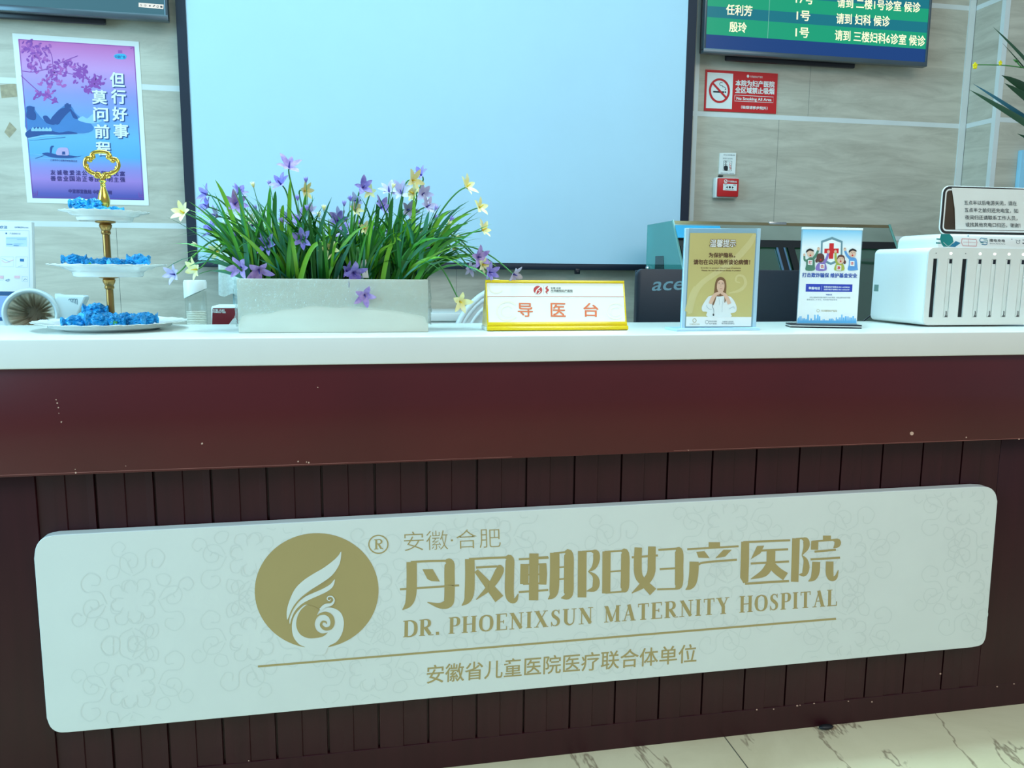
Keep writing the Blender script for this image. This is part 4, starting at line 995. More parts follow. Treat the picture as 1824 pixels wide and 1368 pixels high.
zc = z2-.026; zd = px(191, 395.5).z
for (za, zb2) in ((H+.012, px(197, 495).z+.004), (z2-.018, zd+.002)):
    b = MB(); L_ = zb2-za
    b.lathe([(.0078, 0), (.0078, L_-.030), (.0098, L_-.028), (.0102, L_-.024), (.0090, L_-.021), (.0125, L_-.014), (.0135, L_-.009), (.0115, L_-.006), (.0205, L_-.0035), (.0215, L_-.001), (.0205, L_), (0, L_)], (kx, YK, za), 28); b.build('rod', M_brass, cake, smooth=True)
b = MB(); za = z3-.018; L_ = px(187, 322).z-za                      # turned grip
b.lathe([(.010, 0), (.0105, .012), (.0085, .020), (.0120, L_*.42), (.0128, L_*.50), (.0100, L_*.66), (.0060, L_*.80), (.0050, L_*.84), (.0064, L_*.86), (.0050, L_*.885), (.0062, L_*.91), (.0048, L_*.94), (.0070, L_*.97), (.0085, L_)], (kx, YK, za), 24)
hd = b.build('handle', M_goldm, cake, smooth=True)
b = MB()
def HK(x, y): return (130+x/8.55, 260+y/8.55)
def K3(x, y, dy=0): p = px(*HK(x, y)); return p+Vector((kx-px(187.5, 320).x, dy, 0))
loop = [(480, 480), (430, 430), (380, 430), (300, 395), (240, 330), (222, 260), (245, 195), (300, 180), (330, 195), (325, 140), (370, 100), (470, 88), (560, 102), (608, 150), (600, 195), (650, 190), (712, 215), (738, 290), (715, 360), (650, 410), (570, 432), (520, 430), (480, 480)]
pts = [K3(*q) for q in loop]; b.tube([tuple(v) for v in spline(pts, 5)], .0042, 10, True)
for (x, y, r) in ((345, 165, .0058), (300, 212, .0058), (580, 172, .0058), (645, 222, .0058), (250, 300, .0048), (265, 350, .0048), (305, 390, .0050), (710, 330, .0048), (690, 375, .0048), (640, 405, .0050), (400, 455, .0050), (420, 470, .0044), (570, 460, .0050), (545, 472, .0044), (350, 415, .0046), (610, 420, .0046)):
    b.ball(K3(x, y), r, 2, (1, .8, 1))
for sg_ in (-1, 1):
    b.tube([tuple(v) for v in spline([K3(490, 520), K3(490+sg_*25, 470), K3(490+sg_*55, 425), K3(490+sg_*95, 430), K3(490+sg_*100, 460), K3(490+sg_*75, 468)], 5)], [.0046]*26, 8)
b.build('crown_loop', M_goldm, hd, smooth='all')

# sweets wrapped in blue foil, each a thing of its own
M_foil = mat('blue_foil', (24, 158, 232), .34, metal=.15, var=.4, vscale=60, bump=1.0, bscale=150, coat=.3); M_seal = mat('green_seal', (70, 160, 84), .5)
def sweet(i, pxx, Y, zbase, length, h, rot, label, group, seal=False):
    rnd = random.Random(100+i); bm = bmesh.new(); bmesh.ops.create_icosphere(bm, subdivisions=4, radius=1.0)
    off = Vector((rnd.random()*50, rnd.random()*50, 0))
    for v in bm.verts:
        u = v.co.copy(); a_ = abs(u.x); s_ = 1 if u.x >= 0 else -1
        fan = max(0, (a_-.62)/.38)
        prof = (1-.62*min(1, a_/.66)**3) if a_ < .66 else .38+.75*fan       # pinched neck, then a fanned twist
        rr = math.hypot(u.y, u.z)
        if rr > 1e-4: k_ = prof/rr*min(1, rr*4)
        else: k_ = 0
        n_ = .30*mnoise.noise(u*2.3+off)+.30*mnoise.noise(u*5+off)+.22*mnoise.noise(u*11+off)
        rad = (1+n_)*k_
        v.co = Vector(((u.x*1.15+.10*n_)*length/2, u.y*rad*h*.62*(1-.55*fan), u.z*rad*h*.5*(1-.10*fan)))
    b = MB(); b.bm(bm)
    cs, sn = math.cos(rot), math.sin(rot); zmin = min(v.z for v in b.v)
    c = at(pxx, 575, Y); cx_ = c.x
    b.v = [Vector((cx_+v.x*cs-v.y*sn, Y+v.x*sn+v.y*cs, zbase+v.z-zmin)) for v in b.v]
    if seal:
        b.use(M_foil); zt_ = max(v.z for v in b.v)
        b.use(M_seal); b.ball((cx_, Y-h*.50, zbase+h*.52), h*.26, 2, (1.1, .55, .8)); o = b.thing('wrapped_sweet', None, label, 'sweet', group)
    else: o = b.thing('wrapped_sweet', M_foil, label, 'sweet', group)
    return o
zp1 = H+.0003+(z1-H)*.30+.0006; n_s = 0
row = [(135, .195, 0, .052, .026, .2), (158, .21, 0, .040, .030, 1.2), (176, .185, 0, .046, .028, .3), (173, .255, .020, .052, .030, -.1), (193, .22, 0, .040, .028, 1.0), (206, .185, 0, .036, .026, .0), (222, .225, 0, .044, .028, .7), (240, .205, 0, .040, .026, -.3), (258, .235, 0, .052, .028, .5)]
for i, (x, Y, dz, l_, h_, r_) in enumerate(sorted(row)):
    sweet(n_s, x, Y, zp1+dz, l_, h_, r_, 'blue foil-wrapped sweet on the bottom cake-stand plate, %s counting from the pressure machine' % (ordinal(i, 9)), 'blue sweets on the bottom plate', seal=(x == 206)); n_s += 1
zf2 = px(197, 493).z; zp2 = zf2+(z2-zf2)*.70; 
row = [(140, .215, .004, .046, .022, .1), (156, .225, .001, .034, .020, .9), (168, .205, .0, .030, .018, .2), (183, .21, 0, .034, .018, .6), (197, .225, 0, .036, .020, .1), (212, .21, 0, .034, .019, 1.1), (230, .225, 0, .036, .017, .2), (253, .22, .003, .044, .024, -.2)]
for i, (x, Y, dz, l_, h_, r_) in enumerate(row):
    sweet(n_s, x, Y, zp2+dz, l_, h_, r_, 'blue foil-wrapped sweet on the middle cake-stand plate, %s counting from the pressure machine' % (ordinal(i, 8)), 'blue sweets on the middle plate', seal=(i in (2, 5))); n_s += 1
zf3 = px(191, 394.5).z; zp3 = zf3+(z3-zf3)*.86
row = [(156, .235, .004, .042, .022, -.3), (174, .225, 0, .034, .012, .3), (183, .24, .004, .026, .022, 1.3), (194, .22, 0, .032, .011, .1), (216, .235, 0, .036, .012, .1)]
for i, (x, Y, dz, l_, h_, r_) in enumerate(row):
    sweet(n_s, x, Y, zp3+dz, l_, h_, r_, 'blue foil-wrapped sweet on the top cake-stand plate, %s counting from the pressure machine' % (ordinal(i, 5)), 'blue sweets on the top plate', seal=(i == 1)); n_s += 1

# ------------------------------------------------------------------ flower planter
p, q = atz(425, 593.2, H), atz(763, 591.4, H)
ux = (q-p).normalized(); uy = Vector((-ux.y, ux.x, 0)); WP = (q-p).length; DP = .15; HP = at(590, 497, (p.y+q.y)/2).z-H
def PL(u, v, w): return p+ux*u+uy*v+Vector((0, 0, w))
fp = empty('flower_planter', p+ux*WP/2+uy*DP/2, 'pale rectangular planter with artificial purple and yellow flowers among grassy leaves', 'planter')
def obox(b, u0, u1, v0, v1, w0, w1, bev=0.0):
    bm = bmesh.new(); bmesh.ops.create_cube(bm, size=1.0)
    for v in bm.verts: v.co = Vector(((u0+u1)/2+v.co.x*(u1-u0), (v0+v1)/2+v.co.y*(v1-v0), (w0+w1)/2+v.co.z*(w1-w0)))
    if bev: bmesh.ops.bevel(bm, geom=bm.edges[:], offset=bev, segments=2, profile=.5, affect='EDGES')
    for v in bm.verts: v.co = PL(v.co.x, v.co.y, v.co.z)
    b.bm(bm)
b = MB(); t_ = .006
obox(b, 0, WP, 0, t_, .0004, HP, .0015); obox(b, 0, WP, DP-t_, DP, .0004, HP, .0015); obox(b, 0, t_, t_*.5, DP-t_*.5, .0004, HP, .0015); obox(b, WP-t_, WP, t_*.5, DP-t_*.5, .0004, HP, .0015); obox(b, t_*.5, WP-t_*.5, t_*.5, DP-t_*.5, .0004, .01)
pbx = b.build('planter_box', mat('planter_wood', (216, 220, 206), .5, var=.05, vscale=5, stretch=(1, 1, 5)), fp, smooth=True)
b = MB(); obox(b, t_*.9, WP-t_*.9, t_*.9, DP-t_*.9, .01, HP-.012); b.build('planting_foam', mat('foam_green', (24, 40, 26), .9, bump=.5), fp)
# crinkled cling film over the upper part of the box
b = MB(); nu, nv = 150, 26; vs = []; fs = []
path = [PL(-.004, DP*.6, 0), PL(-.005, -.0035, 0), PL(WP+.005, -.0035, 0), PL(WP+.006, DP*.6, 0)]
Ls = [(path[i+1]-path[i]).length for i in range(3)]; T_ = sum(Ls)
for i in range(nu+1):
    d = T_*i/nu; k_ = 0
    while k_ < 2 and d > Ls[k_]: d -= Ls[k_]; k_ += 1
    P_ = path[k_]+(path[k_+1]-path[k_])*min(1, d/Ls[k_]); nrm = Vector(((path[k_+1]-path[k_]).y, -(path[k_+1]-path[k_]).x, 0)).normalized()
    u = (T_*i/nu-Ls[0])/Ls[1]
    low = .028+.030*math.sin(max(0, min(1, u))*math.pi)**.7+.006*mnoise.noise(Vector((u*9, 0, 0)))-.012*(1 if u < .02 or u > .98 else 0)
    edge = math.exp(-(u/.16)**2)+math.exp(-((1-u)/.16)**2)
    for j in range(nv+1):
        w = low+(HP-.001-low)*j/nv
        n_ = mnoise.noise(Vector((u*20, w*70, 1)))*.6+mnoise.noise(Vector((u*60, w*160, 5)))*.5
        am = (.0008+.0030*edge)*min(1, (1-j/nv)*4+.15)
        if j == 0: am *= 1.4
        vs.append(P_+nrm*(abs(n_)*am*1.6)+Vector((0, 0, w)))
for i in range(nu):
    for j in range(nv): fs.append((i*(nv+1)+j, (i+1)*(nv+1)+j, (i+1)*(nv+1)+j+1, i*(nv+1)+j+1))
b.add(vs, fs); b.build('plastic_film', glass('cling_film', (236, 240, 238), .05, rough=.18, diffuse=.10, dcol=(220, 228, 226), bump=.5, bscale=120), pbx, smooth='all', recalc=False)

# leaves
def leafmat(name, c, c2):
    m = mat(name, c, .42, var=.28, vscale=5); return m
LM = [leafmat('leaf_green', (62, 146, 38), 0), leafmat('leaf_deep', (30, 104, 36), 0), leafmat('leaf_bright', (116, 184, 48), 0), leafmat('leaf_bluish', (60, 142, 112), 0)]
rl = random.Random(21)
def blade(b, base, ang, lean, length, width, droop, n=9):
    """one strap leaf: ang = fan angle in the plane of the box front, lean = towards the viewer"""
    d = Vector((math.sin(ang), -math.sin(lean), math.cos(ang)*math.cos(lean))).normalized(); pos = base.copy(); vs = []; st = length/n
    side0 = Vector((math.cos(rl.uniform(-1.1, 1.1)), math.sin(rl.uniform(-1.1, 1.1)), 0))
    hor = Vector((d.x, d.y, 0)); hor = hor.normalized() if hor.length > .02 else Vector((rl.choice((-1, 1)), 0, 0))
    for i in range(n+1):
        t = i/n; w = width*(.55+.9*t-1.45*t**2.4) if t < 1 else 0; w = max(w, .0002)
        sd_ = (side0-d*side0.dot(d)).normalized(); nn = d.cross(sd_)
        vs += [pos-sd_*w/2, pos+nn*w*.13, pos+sd_*w/2]
        d = (d+(hor*.7-Vector((0, 0, 1))*(.5+t))*droop*st*6*(.35+t)).normalized(); pos = pos+d*st
    fs = []
    for i in range(n): fs += [(3*i, 3*i+1, 3*i+4, 3*i+3), (3*i+1, 3*i+2, 3*i+5, 3*i+4)]
    b.add(vs, fs)
clumps = [(.03, .055), (.07, .10), (.105, .05), (.145, .10), (.185, .055), (.225, .105), (.265, .05), (.305, .10), (.345, .055), (.385, .09)]
for ci, (u, v) in enumerate(clumps):
    u = u*WP/.41; b = MB(); b.use(LM[0]); b.use(LM[1]); b.use(LM[2]); b.use(LM[3]); fr_ = u/WP*2-1
    for k_ in range(46):
        b.use(rl.choice((LM[0], LM[0], LM[1], LM[1], LM[1], LM[2], LM[3])))
        ang = fr_*.55*rl.uniform(.2, 1.25)+rl.gauss(0, .22); ang = max(-1.35, min(1.35, ang)); lean = rl.gauss(.05, .22)
        length = rl.uniform(.10, .205)*(1+.25*abs(fr_))
        base = PL(u+rl.gauss(0, .010), v+rl.gauss(0, .010), HP-.014)
        base = PL(max(.012, min(WP-.012, (base-p).dot(ux))), max(.012, min(DP-.012, (base-p).dot(uy))), HP-.014)
        blade(b, base, ang, lean, length, rl.uniform(.007, .0130), rl.uniform(.15, 1.3)*(1.4 if abs(ang) > .5 else 1))
    b.build('leaf_clump', None, fp, smooth='all', recalc=False)
# long leaves that stand out on their own (tips read from the photograph)
def arc(b, P0, P1, up, w0, w1, n=12, flat=True):
    """leaf strap or stem that rises from P0 and bends over to P1"""
    c = P0.lerp(P1, .45)+Vector((0, 0, up)); pts = []
    for i in range(n+1):
        t = i/n; pts.append(P0*(1-t)**2+c*2*t*(1-t)+P1*t*t)
    if flat:
        vs = []
        for i, q_ in enumerate(pts):
            d = (pts[min(i+1, n)]-pts[max(i-1, 0)]).normalized(); sd_ = d.cross(Vector((0, -1, .25))).normalized(); t = i/n; w = (w0+(w1-w0)*t)*(1 if t < .7 else max(.05, 1-((t-.7)/.3)**2))
            vs += [q_-sd_*w/2, q_+d.cross(sd_)*w*.12, q_+sd_*w/2]
        b.add(vs, [f for i in range(n) for f in ((3*i, 3*i+1, 3*i+4, 3*i+3), (3*i+1, 3*i+2, 3*i+5, 3*i+4))])
    else: b.tube(pts, [w0+(w1-w0)*i/n for i in range(n+1)], 6)
def soil(xp, Y=None):
    """a rooting point under photo column xp"""
    u = max(.02, min(WP-.02, (at(max(430, min(757, xp)), 497, p.y+.05)-p).dot(ux))); return PL(u, max(.02, min(DP-.02, (Y-p.y) if Y else .06)), HP-.014)
longs = [(383, 320, 440, 2), (425, 332, 445, 3), (452, 432, 470, 3), (437, 415, 480, 1), (481, 332, 480, 0), (491, 340, 490, 1), (517, 318, 512, 2), (505, 365, 497, 2), (545, 345, 540, 0), (560, 430, 525, 2), (601, 385, 640, 3), (640, 470, 660, 3), (700, 395, 665, 2), (716, 365, 712, 1), (738, 345, 735, 2), (700, 350, 690, 1), (765, 375, 748, 3), (803, 375, 745, 2), (840, 380, 740, 2), (834, 398, 738, 0), (832, 420, 735, 0), (834, 433, 745, 1), (760, 440, 655, 0), (715, 430, 680, 2), (755, 452, 670, 2), (560, 445, 500, 0), (390, 452, 440, 3), (385, 395, 445, 0), (400, 405, 450, 2), (468, 425, 510, 3), (583, 440, 535, 2), (541, 445, 510, 0), (640, 415, 625, 1), (676, 352, 668, 1)]
for i, (x, y, xb, mi) in enumerate(longs):
    b = MB(); Y = p.y+rl.uniform(.02, .10); arc(b, soil(xb, Y), at(x, y, Y-rl.uniform(0, .03)), rl.uniform(.05, .10), .011, .008); b.build('long_leaf', LM[mi], fp, smooth='all', recalc=False)

# flowers
def petalmat(name, tip, root):
    m = bpy.data.materials.new(name); m.use_nodes = True; nt = m.node_tree; bs = nt.nodes['Principled BSDF']; bs.inputs['Roughness'].default_value = .55
    bs.inputs['Sheen Weight'].default_value = .2
    tc = nt.nodes.new('ShaderNodeTexCoord'); w = nt.nodes.new('ShaderNodeTexNoise'); w.inputs['Scale'].default_value = 90
    r = nt.nodes.new('ShaderNodeValToRGB'); r.color_ramp.elements[0].position = .35; r.color_ramp.elements[1].position = .65; r.color_ramp.elements[0].color = rgb(root); r.color_ramp.elements[1].color = rgb(tip)
    nt.links.new(tc.outputs['Object'], w.inputs[0]); nt.links.new(w.outputs[0], r.inputs[0]); nt.links.new(r.outputs[0], bs.inputs['Base Color']); return m
PM_ = {'P': petalmat('petal_violet', (122, 110, 208), (164, 150, 222)), 'Y': petalmat('petal_cream', (242, 232, 150), (236, 236, 190)), 'L': petalmat('petal_lilac', (176, 176, 220), (196, 190, 224)), 'M': petalmat('petal_mauve', (150, 122, 204), (190, 164, 220))}
M_stem = mat('stem_green', (70, 136, 66), .5, var=.15); M_eye = mat('flower_eye', (74, 66, 150), .5); M_eyey = mat('flower_eye_yellow', (232, 196, 60), .5)
rf = random.Random(5)
FL = [(514.6, 299, 'M', 1.25, .06), (501, 329, 'P', 1.05, .05), (369, 347, 'P', 1, .04), (372, 369, 'P', 1, .05), (424, 345, 'P', .9, .06), (418, 364, 'M', 1.15, .05), (389, 386, 'L', 1, .06), (381, 412, 'P', 1.15, .04), (328, 380, 'Y', 1.05, .06), (352, 480, 'Y', 1.1, .02), (312, 489, 'L', 1, .03), (541, 340, 'Y', .95, .09), (449, 395, 'Y', .7, .10), (447, 404, 'L', 1, .10), (478, 434, 'P', 1.15, .0), (539, 427, 'P', 1.1, .01), (535, 395, 'M', 1.15, .05), (515, 388, 'L', 1, .09), (601, 393, 'P', 1, .08), (589, 441, 'Y', 1.05, .0), (430, 476, 'M', 1.15, .0), (461, 480, 'M', 1.25, -.01), (389, 447, 'Y', .9, .05), (551, 378, 'L', .8, .10), (616, 415, 'M', 1.1, .03), (616, 482, 'P', .9, .0),
      (646, 334, 'P', 1.05, .06), (659, 341, 'Y', .8, .09), (636, 357, 'L', .9, .09), (631, 374, 'Y', .8, .09), (677, 371, 'P', 1.15, .04), (693, 342, 'L', 1.05, .06), (716, 345, 'L', 1.15, .05), (734, 321, 'Y', 1.1, .06), (751, 313, 'P', 1, .08), (737, 345, 'Y', 1, .05), (752, 347, 'L', 1.05, .07), (759, 369, 'L', 1.05, .05), (829, 334, 'Y', 1.1, .06), (853, 370, 'Y', 1, .06), (859, 411, 'Y', 1, .05), (851, 458, 'M', 1.1, .03), (859, 471, 'Y', .85, .03), (871, 485, 'P', 1, .02), (914, 488, 'L', .95, .02), (837, 478, 'L', .8, .04), (819, 537, 'Y', 1.1, .0), (649, 525, 'M', 1.1, -.035), (629, 485, 'P', 1.3, -.015), (725, 374, 'L', 1, .08), (757, 417, 'Y', .8, .09), (649, 407, 'Y', .7, .04), (607, 388, 'L', 1, .09), (696, 436, 'L', .8, .10), (682, 463, 'P', .9, .09), (525, 480, 'Y', .7, .09)]
for i, (x, y, t, sc_, dv) in enumerate(FL):
    Y = p.y+.055+dv-.03; C_ = at(x, y, Y); R_ = .0245*sc_
    hang = y > 440
    ax_ = Vector((rf.uniform(-.7, .7), -1+rf.uniform(0, .5), rf.uniform(-.1, .8))).normalized()
    if x < 400: ax_ = (ax_+Vector((-.7, 0, 0))).normalized()
    if x > 815: ax_ = (ax_+Vector((.7, 0, -.1))).normalized()
    if hang: ax_ = (ax_+Vector((0, 0, -.6))).normalized()
    qz = Vector((0, 0, 1)).rotation_difference(ax_); tw = rf.random()*6; b = MB(); open_ = rf.uniform(.15, .85)
    np_ = rf.choice((5, 6, 6))
    for k_ in range(np_):
        w = tw+k_*2*math.pi/np_+rf.uniform(-.2, .2); el = open_*rf.uniform(.75, 1.15)*(.0 if k_ % 2 else 1)*.35+.25*open_; ln = R_*rf.uniform(.9, 1.12); wd_ = ln*rf.uniform(.42, .54)
        vs = []; n = 6
        for s_ in range(n+1):
            t_ = s_/n; r = ln*t_; hgt = ln*(math.sin(t_*1.6)*.55*(1-el)+.10*t_*t_); ww = wd_*math.sin(math.pi*min(1, t_**.8*.96+.04))**.8*.5+.0003
            if t_ == 1: ww = .0002
            for e_, lift in ((-1, .16), (0, -.0), (1, .16)):
                loc = Vector((r*math.cos(w)-e_*ww*math.sin(w), r*math.sin(w)+e_*ww*math.cos(w), hgt+lift*ww)); vs.append(C_+qz @ loc)
        b.add(vs, [f for s_ in range(n) for f in ((3*s_, 3*s_+1, 3*s_+4, 3*s_+3), (3*s_+1, 3*s_+2, 3*s_+5, 3*s_+4))])
    fl = b.build('flower', PM_[t], fp, smooth='all', recalc=False, label={'P': 'violet flower', 'M': 'mauve flower', 'L': 'pale lilac flower', 'Y': 'cream yellow flower'}[t])
    b = MB(); b.tube([C_, C_+qz @ Vector((0, 0, R_*.4)), C_+qz @ Vector((0, 0, R_*.62))], [.0022, .0016, .0008], 6); b.build('flower_centre', M_eyey if t == 'Y' else M_eye, fl, smooth='all')
    b = MB(); back = C_-ax_*.012; xb = 592+(x-592)*(.55 if abs(x-592) > 150 else .75)+rf.uniform(-14, 14)
    S0 = soil(xb, p.y+.05+max(-.02, min(.06, dv))); up_ = .04+rf.uniform(.02, .06)+(.10 if hang else 0)
    c1 = S0.lerp(back, .35)+Vector((0, 0, up_)); c2 = back-ax_*.03+Vector((0, 0, .012)); pts = []
    for k_ in range(15):
        t_ = k_/14; pts.append(S0*(1-t_)**3+c1*3*t_*(1-t_)**2+c2*3*t_*t_*(1-t_)+C_*t_**3)
    b.tube(pts, [.0026-.0011*k_/14 for k_ in range(15)], 6); b.build('stem', M_stem, fl, smooth='all')
BUD = [(451, 331), (545, 322), (480, 328), (577, 372), (613, 364), (547, 372), (568, 384), (530, 354), (418, 418), (349, 436), (455, 372), (502, 393), (575, 397), (775, 388), (803, 391), (799, 398), (667, 410), (723, 433), (728, 425), (759, 441), (786, 448), (808, 444), (671, 434), (776, 372), (700, 333), (624, 355), (515, 470), (813, 424), (640, 398), (690, 417)]
for i, (x, y) in enumerate(BUD):
    Y = p.y+rf.uniform(.03, .10); C_ = at(x, y, Y); S0 = soil(592+(x-592)*.75, Y); b = MB(); yel = i % 3 == 0
    c1 = S0.lerp(C_, .5)+Vector((0, 0, .03)); pts = [S0*(1-t_)**2+c1*2*t_*(1-t_)+C_*t_*t_ for t_ in [k_/10 for k_ in range(11)]]; d = (pts[-1]-pts[-2]).normalized()
    for a_ in (-.45, 0, .45):
        s_ = Vector((d.z, 0, -d.x))*a_; b.tube([C_-d*.004, C_+d*.004+s_*.006, C_+(d+s_).normalized()*.010], [.0012, .0020, .0004], 6)
    bu = b.build('bud', PM_['Y'] if yel else PM_['P'], fp, smooth='all', label='cream flower bud' if yel else 'violet flower bud')
    b = MB(); b.tube(pts, [.0014-.0006*k_/10 for k_ in range(11)], 5); b.build('stem', M_stem, bu, smooth='all')
# folded white paper tag among the leaves
b = MB(); b.prism([at(*q_, p.y+.02) for q_ in ((645, 463), (652, 462), (657, 495), (640, 495))], (0, .001, 0)); b.build('paper_tag', M_paper, fp)
# ------------------------------------------------------------------ yellow-framed name plate
M_yel = mat('yellow_enamel', (226, 190, 8), .22, coat=.5, var=.03); M_npw = mat('plate_white', (238, 236, 226), .35, var=.01)
bl, br = atz(868, 590, H), atz(1117, 588.2, H)
apz = at(990, 500, .15).z
lean = .033
fo = bl.copy(); fo.z = H+.0004; fdir = (br-bl); fdir.z = 0; fx = fdir.normalized(); fn = Vector((-fx.y, fx.x, 0))
WN = fdir.length; HN = apz-H
up_ = (Vector((0, 0, HN))+fn*lean); fnorm = fx.cross(up_).normalized()
def NP(u, w, d=0.0): return fo+fx*u+up_*(w/HN)+fnorm*(-d if fnorm.dot(CAM-fo) < 0 else d)
npl = empty('name_plate', fo+fx*WN/2+fn*lean, 'yellow-framed tent name plate with orange writing on the white counter', 'name plate')
dn_ = -1 if fnorm.dot(CAM-fo) < 0 else 1
def bar(b, u0, u1, w0, w1, d0, d1, bev=.0008):
    b.prism([NP(u0, w0, d0), NP(u1, w0, d0), NP(u1, w1, d0), NP(u0, w1, d0)], (NP(0, 0, d1)-NP(0, 0, d0)), bev)
b = MB(); bar(b, .001, WN-.001, .012, HN-.002, -.004, .0005, 0); b.build('face_panel', M_npw, npl)
b = MB(); bar(b, 0, WN, HN-.0065, HN, -.005, .0025); bar(b, 0, .0034, .010, HN-.004, -.005, .002); bar(b, WN-.0034, WN, .010, HN-.004, -.005, .002); bar(b, 0, WN, .0105, .0195, -.005, .004)
bar(b, -.001, WN+.001, .0, .0095, -.005, .008, .001); b.build('frame', M_yel, npl, smooth=True)
b = MB(); bk = fn*(lean*2+.012)
for u in (0, WN-.003):
    a0 = NP(u, HN-.006, -.004); b.prism([NP(u, .010, -.004), a0, fo+fx*u+bk+Vector((0, 0, .010))], fx*.003, .0004)
b.prism([NP(.003, HN-.004, -.006), NP(WN-.003, HN-.004, -.006), fo+fx*(WN-.003)+bk, fo+fx*.003+bk], fn*.003); b.build('side_cheek', M_yel, npl)
b = MB(); b.prism([fo+fx*(-.001)+fn*.004, fo+fx*(-.001)+bk, fo+fx*(WN+.001)+bk, fo+fx*(WN+.001)+fn*.004], (0, 0, .009), .0006); b.build('base_tray', M_npw, npl)
def ZM(x, y): return (840+x/4.56, 440+y/4.56)
a = Art(NP(0, 0, .0005), fnorm, .0003); a.T = ZM
cr = mat('plate_swirl', (240, 231, 208), .4)
a.L(1)
for (cx_, cy_, r, w) in ((290, 520, 85, 16), (290, 525, 50, 10), (1170, 520, 70, 12), (1170, 525, 40, 8), (200, 320, 60, 10)): a.ring(cx_, cy_, r, r*.9, w, cr, 36, 0, .6, 5.6)
a.L(2).ribbon([(118, 402), (1237, 405)], 4, mat('plate_line', (196, 96, 70), .4))
a.build('print', npl)
om = mat('plate_orange', (226, 108, 58), .4)
for s_, x0 in (('导', 375), ('医', 642), ('台', 908)):
    a = Art(NP(0, 0, .0005), fnorm, .0003).L(2); a.T = ZM; a.text(s_, (x0, 455), (x0+120, 457), (2, 110), om, .012); a.build('orange_lettering', npl)
a = Art(NP(0, 0, .0005), fnorm, .0003).L(2); a.T = ZM
er = mat('emblem_red', (190, 40, 44), .4); a.ell(538, 349, 35, 33, er, 32); a.L(3).ribbon([(520, 378), (528, 352), (552, 330), (558, 322)], [10, 8, 8, 1], M_npw, 4); a.ribbon([(538, 380), (555, 366), (548, 352), (538, 358)], [6, 6, 4, 2], M_npw, 4)
a.L(2).ribbon([(586, 318), (586, 382)], 1.5, M_grey); a.ribbon([(618, 320), (604, 336), (622, 350), (604, 364), (616, 380)], [8, 12, 14, 10, 5], er, 4)
a.text('安徽·合肥', (643, 327), (724, 329), 12, M_ink, .01); a.text('丹凤朝阳妇产医院', (643, 345), (820, 347), 20, M_ink, .01); a.ribbon([(643, 372), (820, 372)], 2, M_grey)
a.build('emblem', npl)

# ------------------------------------------------------------------ clear holder with the yellow notice
M_acr = glass('clear_acrylic', (206, 232, 240), .10, diffuse=.38, dcol=(206, 240, 252)); M_acre = glass('acrylic_edge', (170, 210, 236), .12, diffuse=.78, dcol=(200, 238, 255))
def holder_frame(bx0, bx1, byf, cyk):
    pass
g0, g1 = atz(1205, 590.5, H), atz(1354, 588.6, H)
hx = (g1-g0); hx.z = 0; WH = hx.length; hx.normalize(); hn = Vector((-hx.y, hx.x, 0))
h1 = empty('leaflet_holder', g0+hx*WH/2+hn*.03, 'clear acrylic stand holding a yellow privacy notice with a long-haired woman', 'sign holder')
b = MB(); b.prism([g0+Vector((0, 0, .0004)), g1+Vector((0, 0, .0004)), g1+hn*.065+Vector((0, 0, .0004)), g0+hn*.065+Vector((0, 0, .0004))], (0, 0, .006), .0008); b.build('base', M_acre, h1)
po = g0+hn*.024+Vector((0, 0, .0064)); pn = hn.copy(); pn.z = .0
def onp(o, n, x, y):
    d = RIGHT*((x-CX)/F) - UP*((y-CY)/F) + FWD
    return CAM+d*((o-CAM).dot(n)/d.dot(n))
pn1 = (hn*.998-Vector((0, 0, .06))).normalized()
cs = [onp(po, pn1, *q_) for q_ in ((1221, 406), (1355.5, 407), (1346.5, 585), (1213, 586))]
b = MB(); b.prism(cs, pn1*.003, .0005, 1); b.build('front_pane', M_acr, h1)
b = MB(); b.prism([c_+pn1*.0045 for c_ in cs], pn1*.002); b.build('back_pane', M_acr, h1)
for (i, j) in ((0, 3), (1, 2)):
    b = MB(); m_ = (cs[1]-cs[0]).normalized()*(.010 if i == 0 else -.010); b.prism([cs[i]-pn1*.0003, cs[i]-pn1*.0003+m_, cs[j]-pn1*.0003+m_, cs[j]-pn1*.0003], pn1*.0072, .0006, 1); b.build('side_edge', M_acre, h1)
def ZH(x, y): return (1200+x/6.51, 390+y/6.51)
def paper_on(parent, o, n, pts, T, m, th=.0004):
    a_ = Art(o, n, 0); a_.T = T; b = MB(); q_ = [a_.hit(*p_) for p_ in pts]; b.prism(q_, a_.n*(-th)); return b.build('sheet', m, parent)
so = po-pn1*.0009
nt1 = empty('privacy_notice', cs[3]+(cs[2]-cs[3])*.5, 'yellow printed privacy notice showing a long-haired woman with crossed fingers', 'notice')
paper_on(nt1, so, pn1, ((190, 163), (955, 166), (895, 1245), (140, 1245)), ZH, mat('notice_yellow', (200, 186, 118), .55, var=.03))
a = Art(so, pn1, .00015); a.T = ZH
sw = mat('notice_swirl', (210, 198, 138), .55)
a.L(1).ribbon([(170, 1080), (230, 880), (330, 740), (500, 620), (700, 480), (870, 300), (940, 180)], [90, 80, 60, 60, 70, 70, 40], sw, 5); a.ribbon([(640, 860), (760, 830), (830, 760), (810, 670), (740, 660), (720, 720), (770, 740)], [10, 34, 36, 28, 24, 18, 8], sw, 5); a.ribbon([(180, 1100), (190, 900), (240, 780)], [30, 26, 10], sw, 4)
a.poly([(145, 1132), (901, 1137), (895, 1244), (140, 1244)], M_paper)
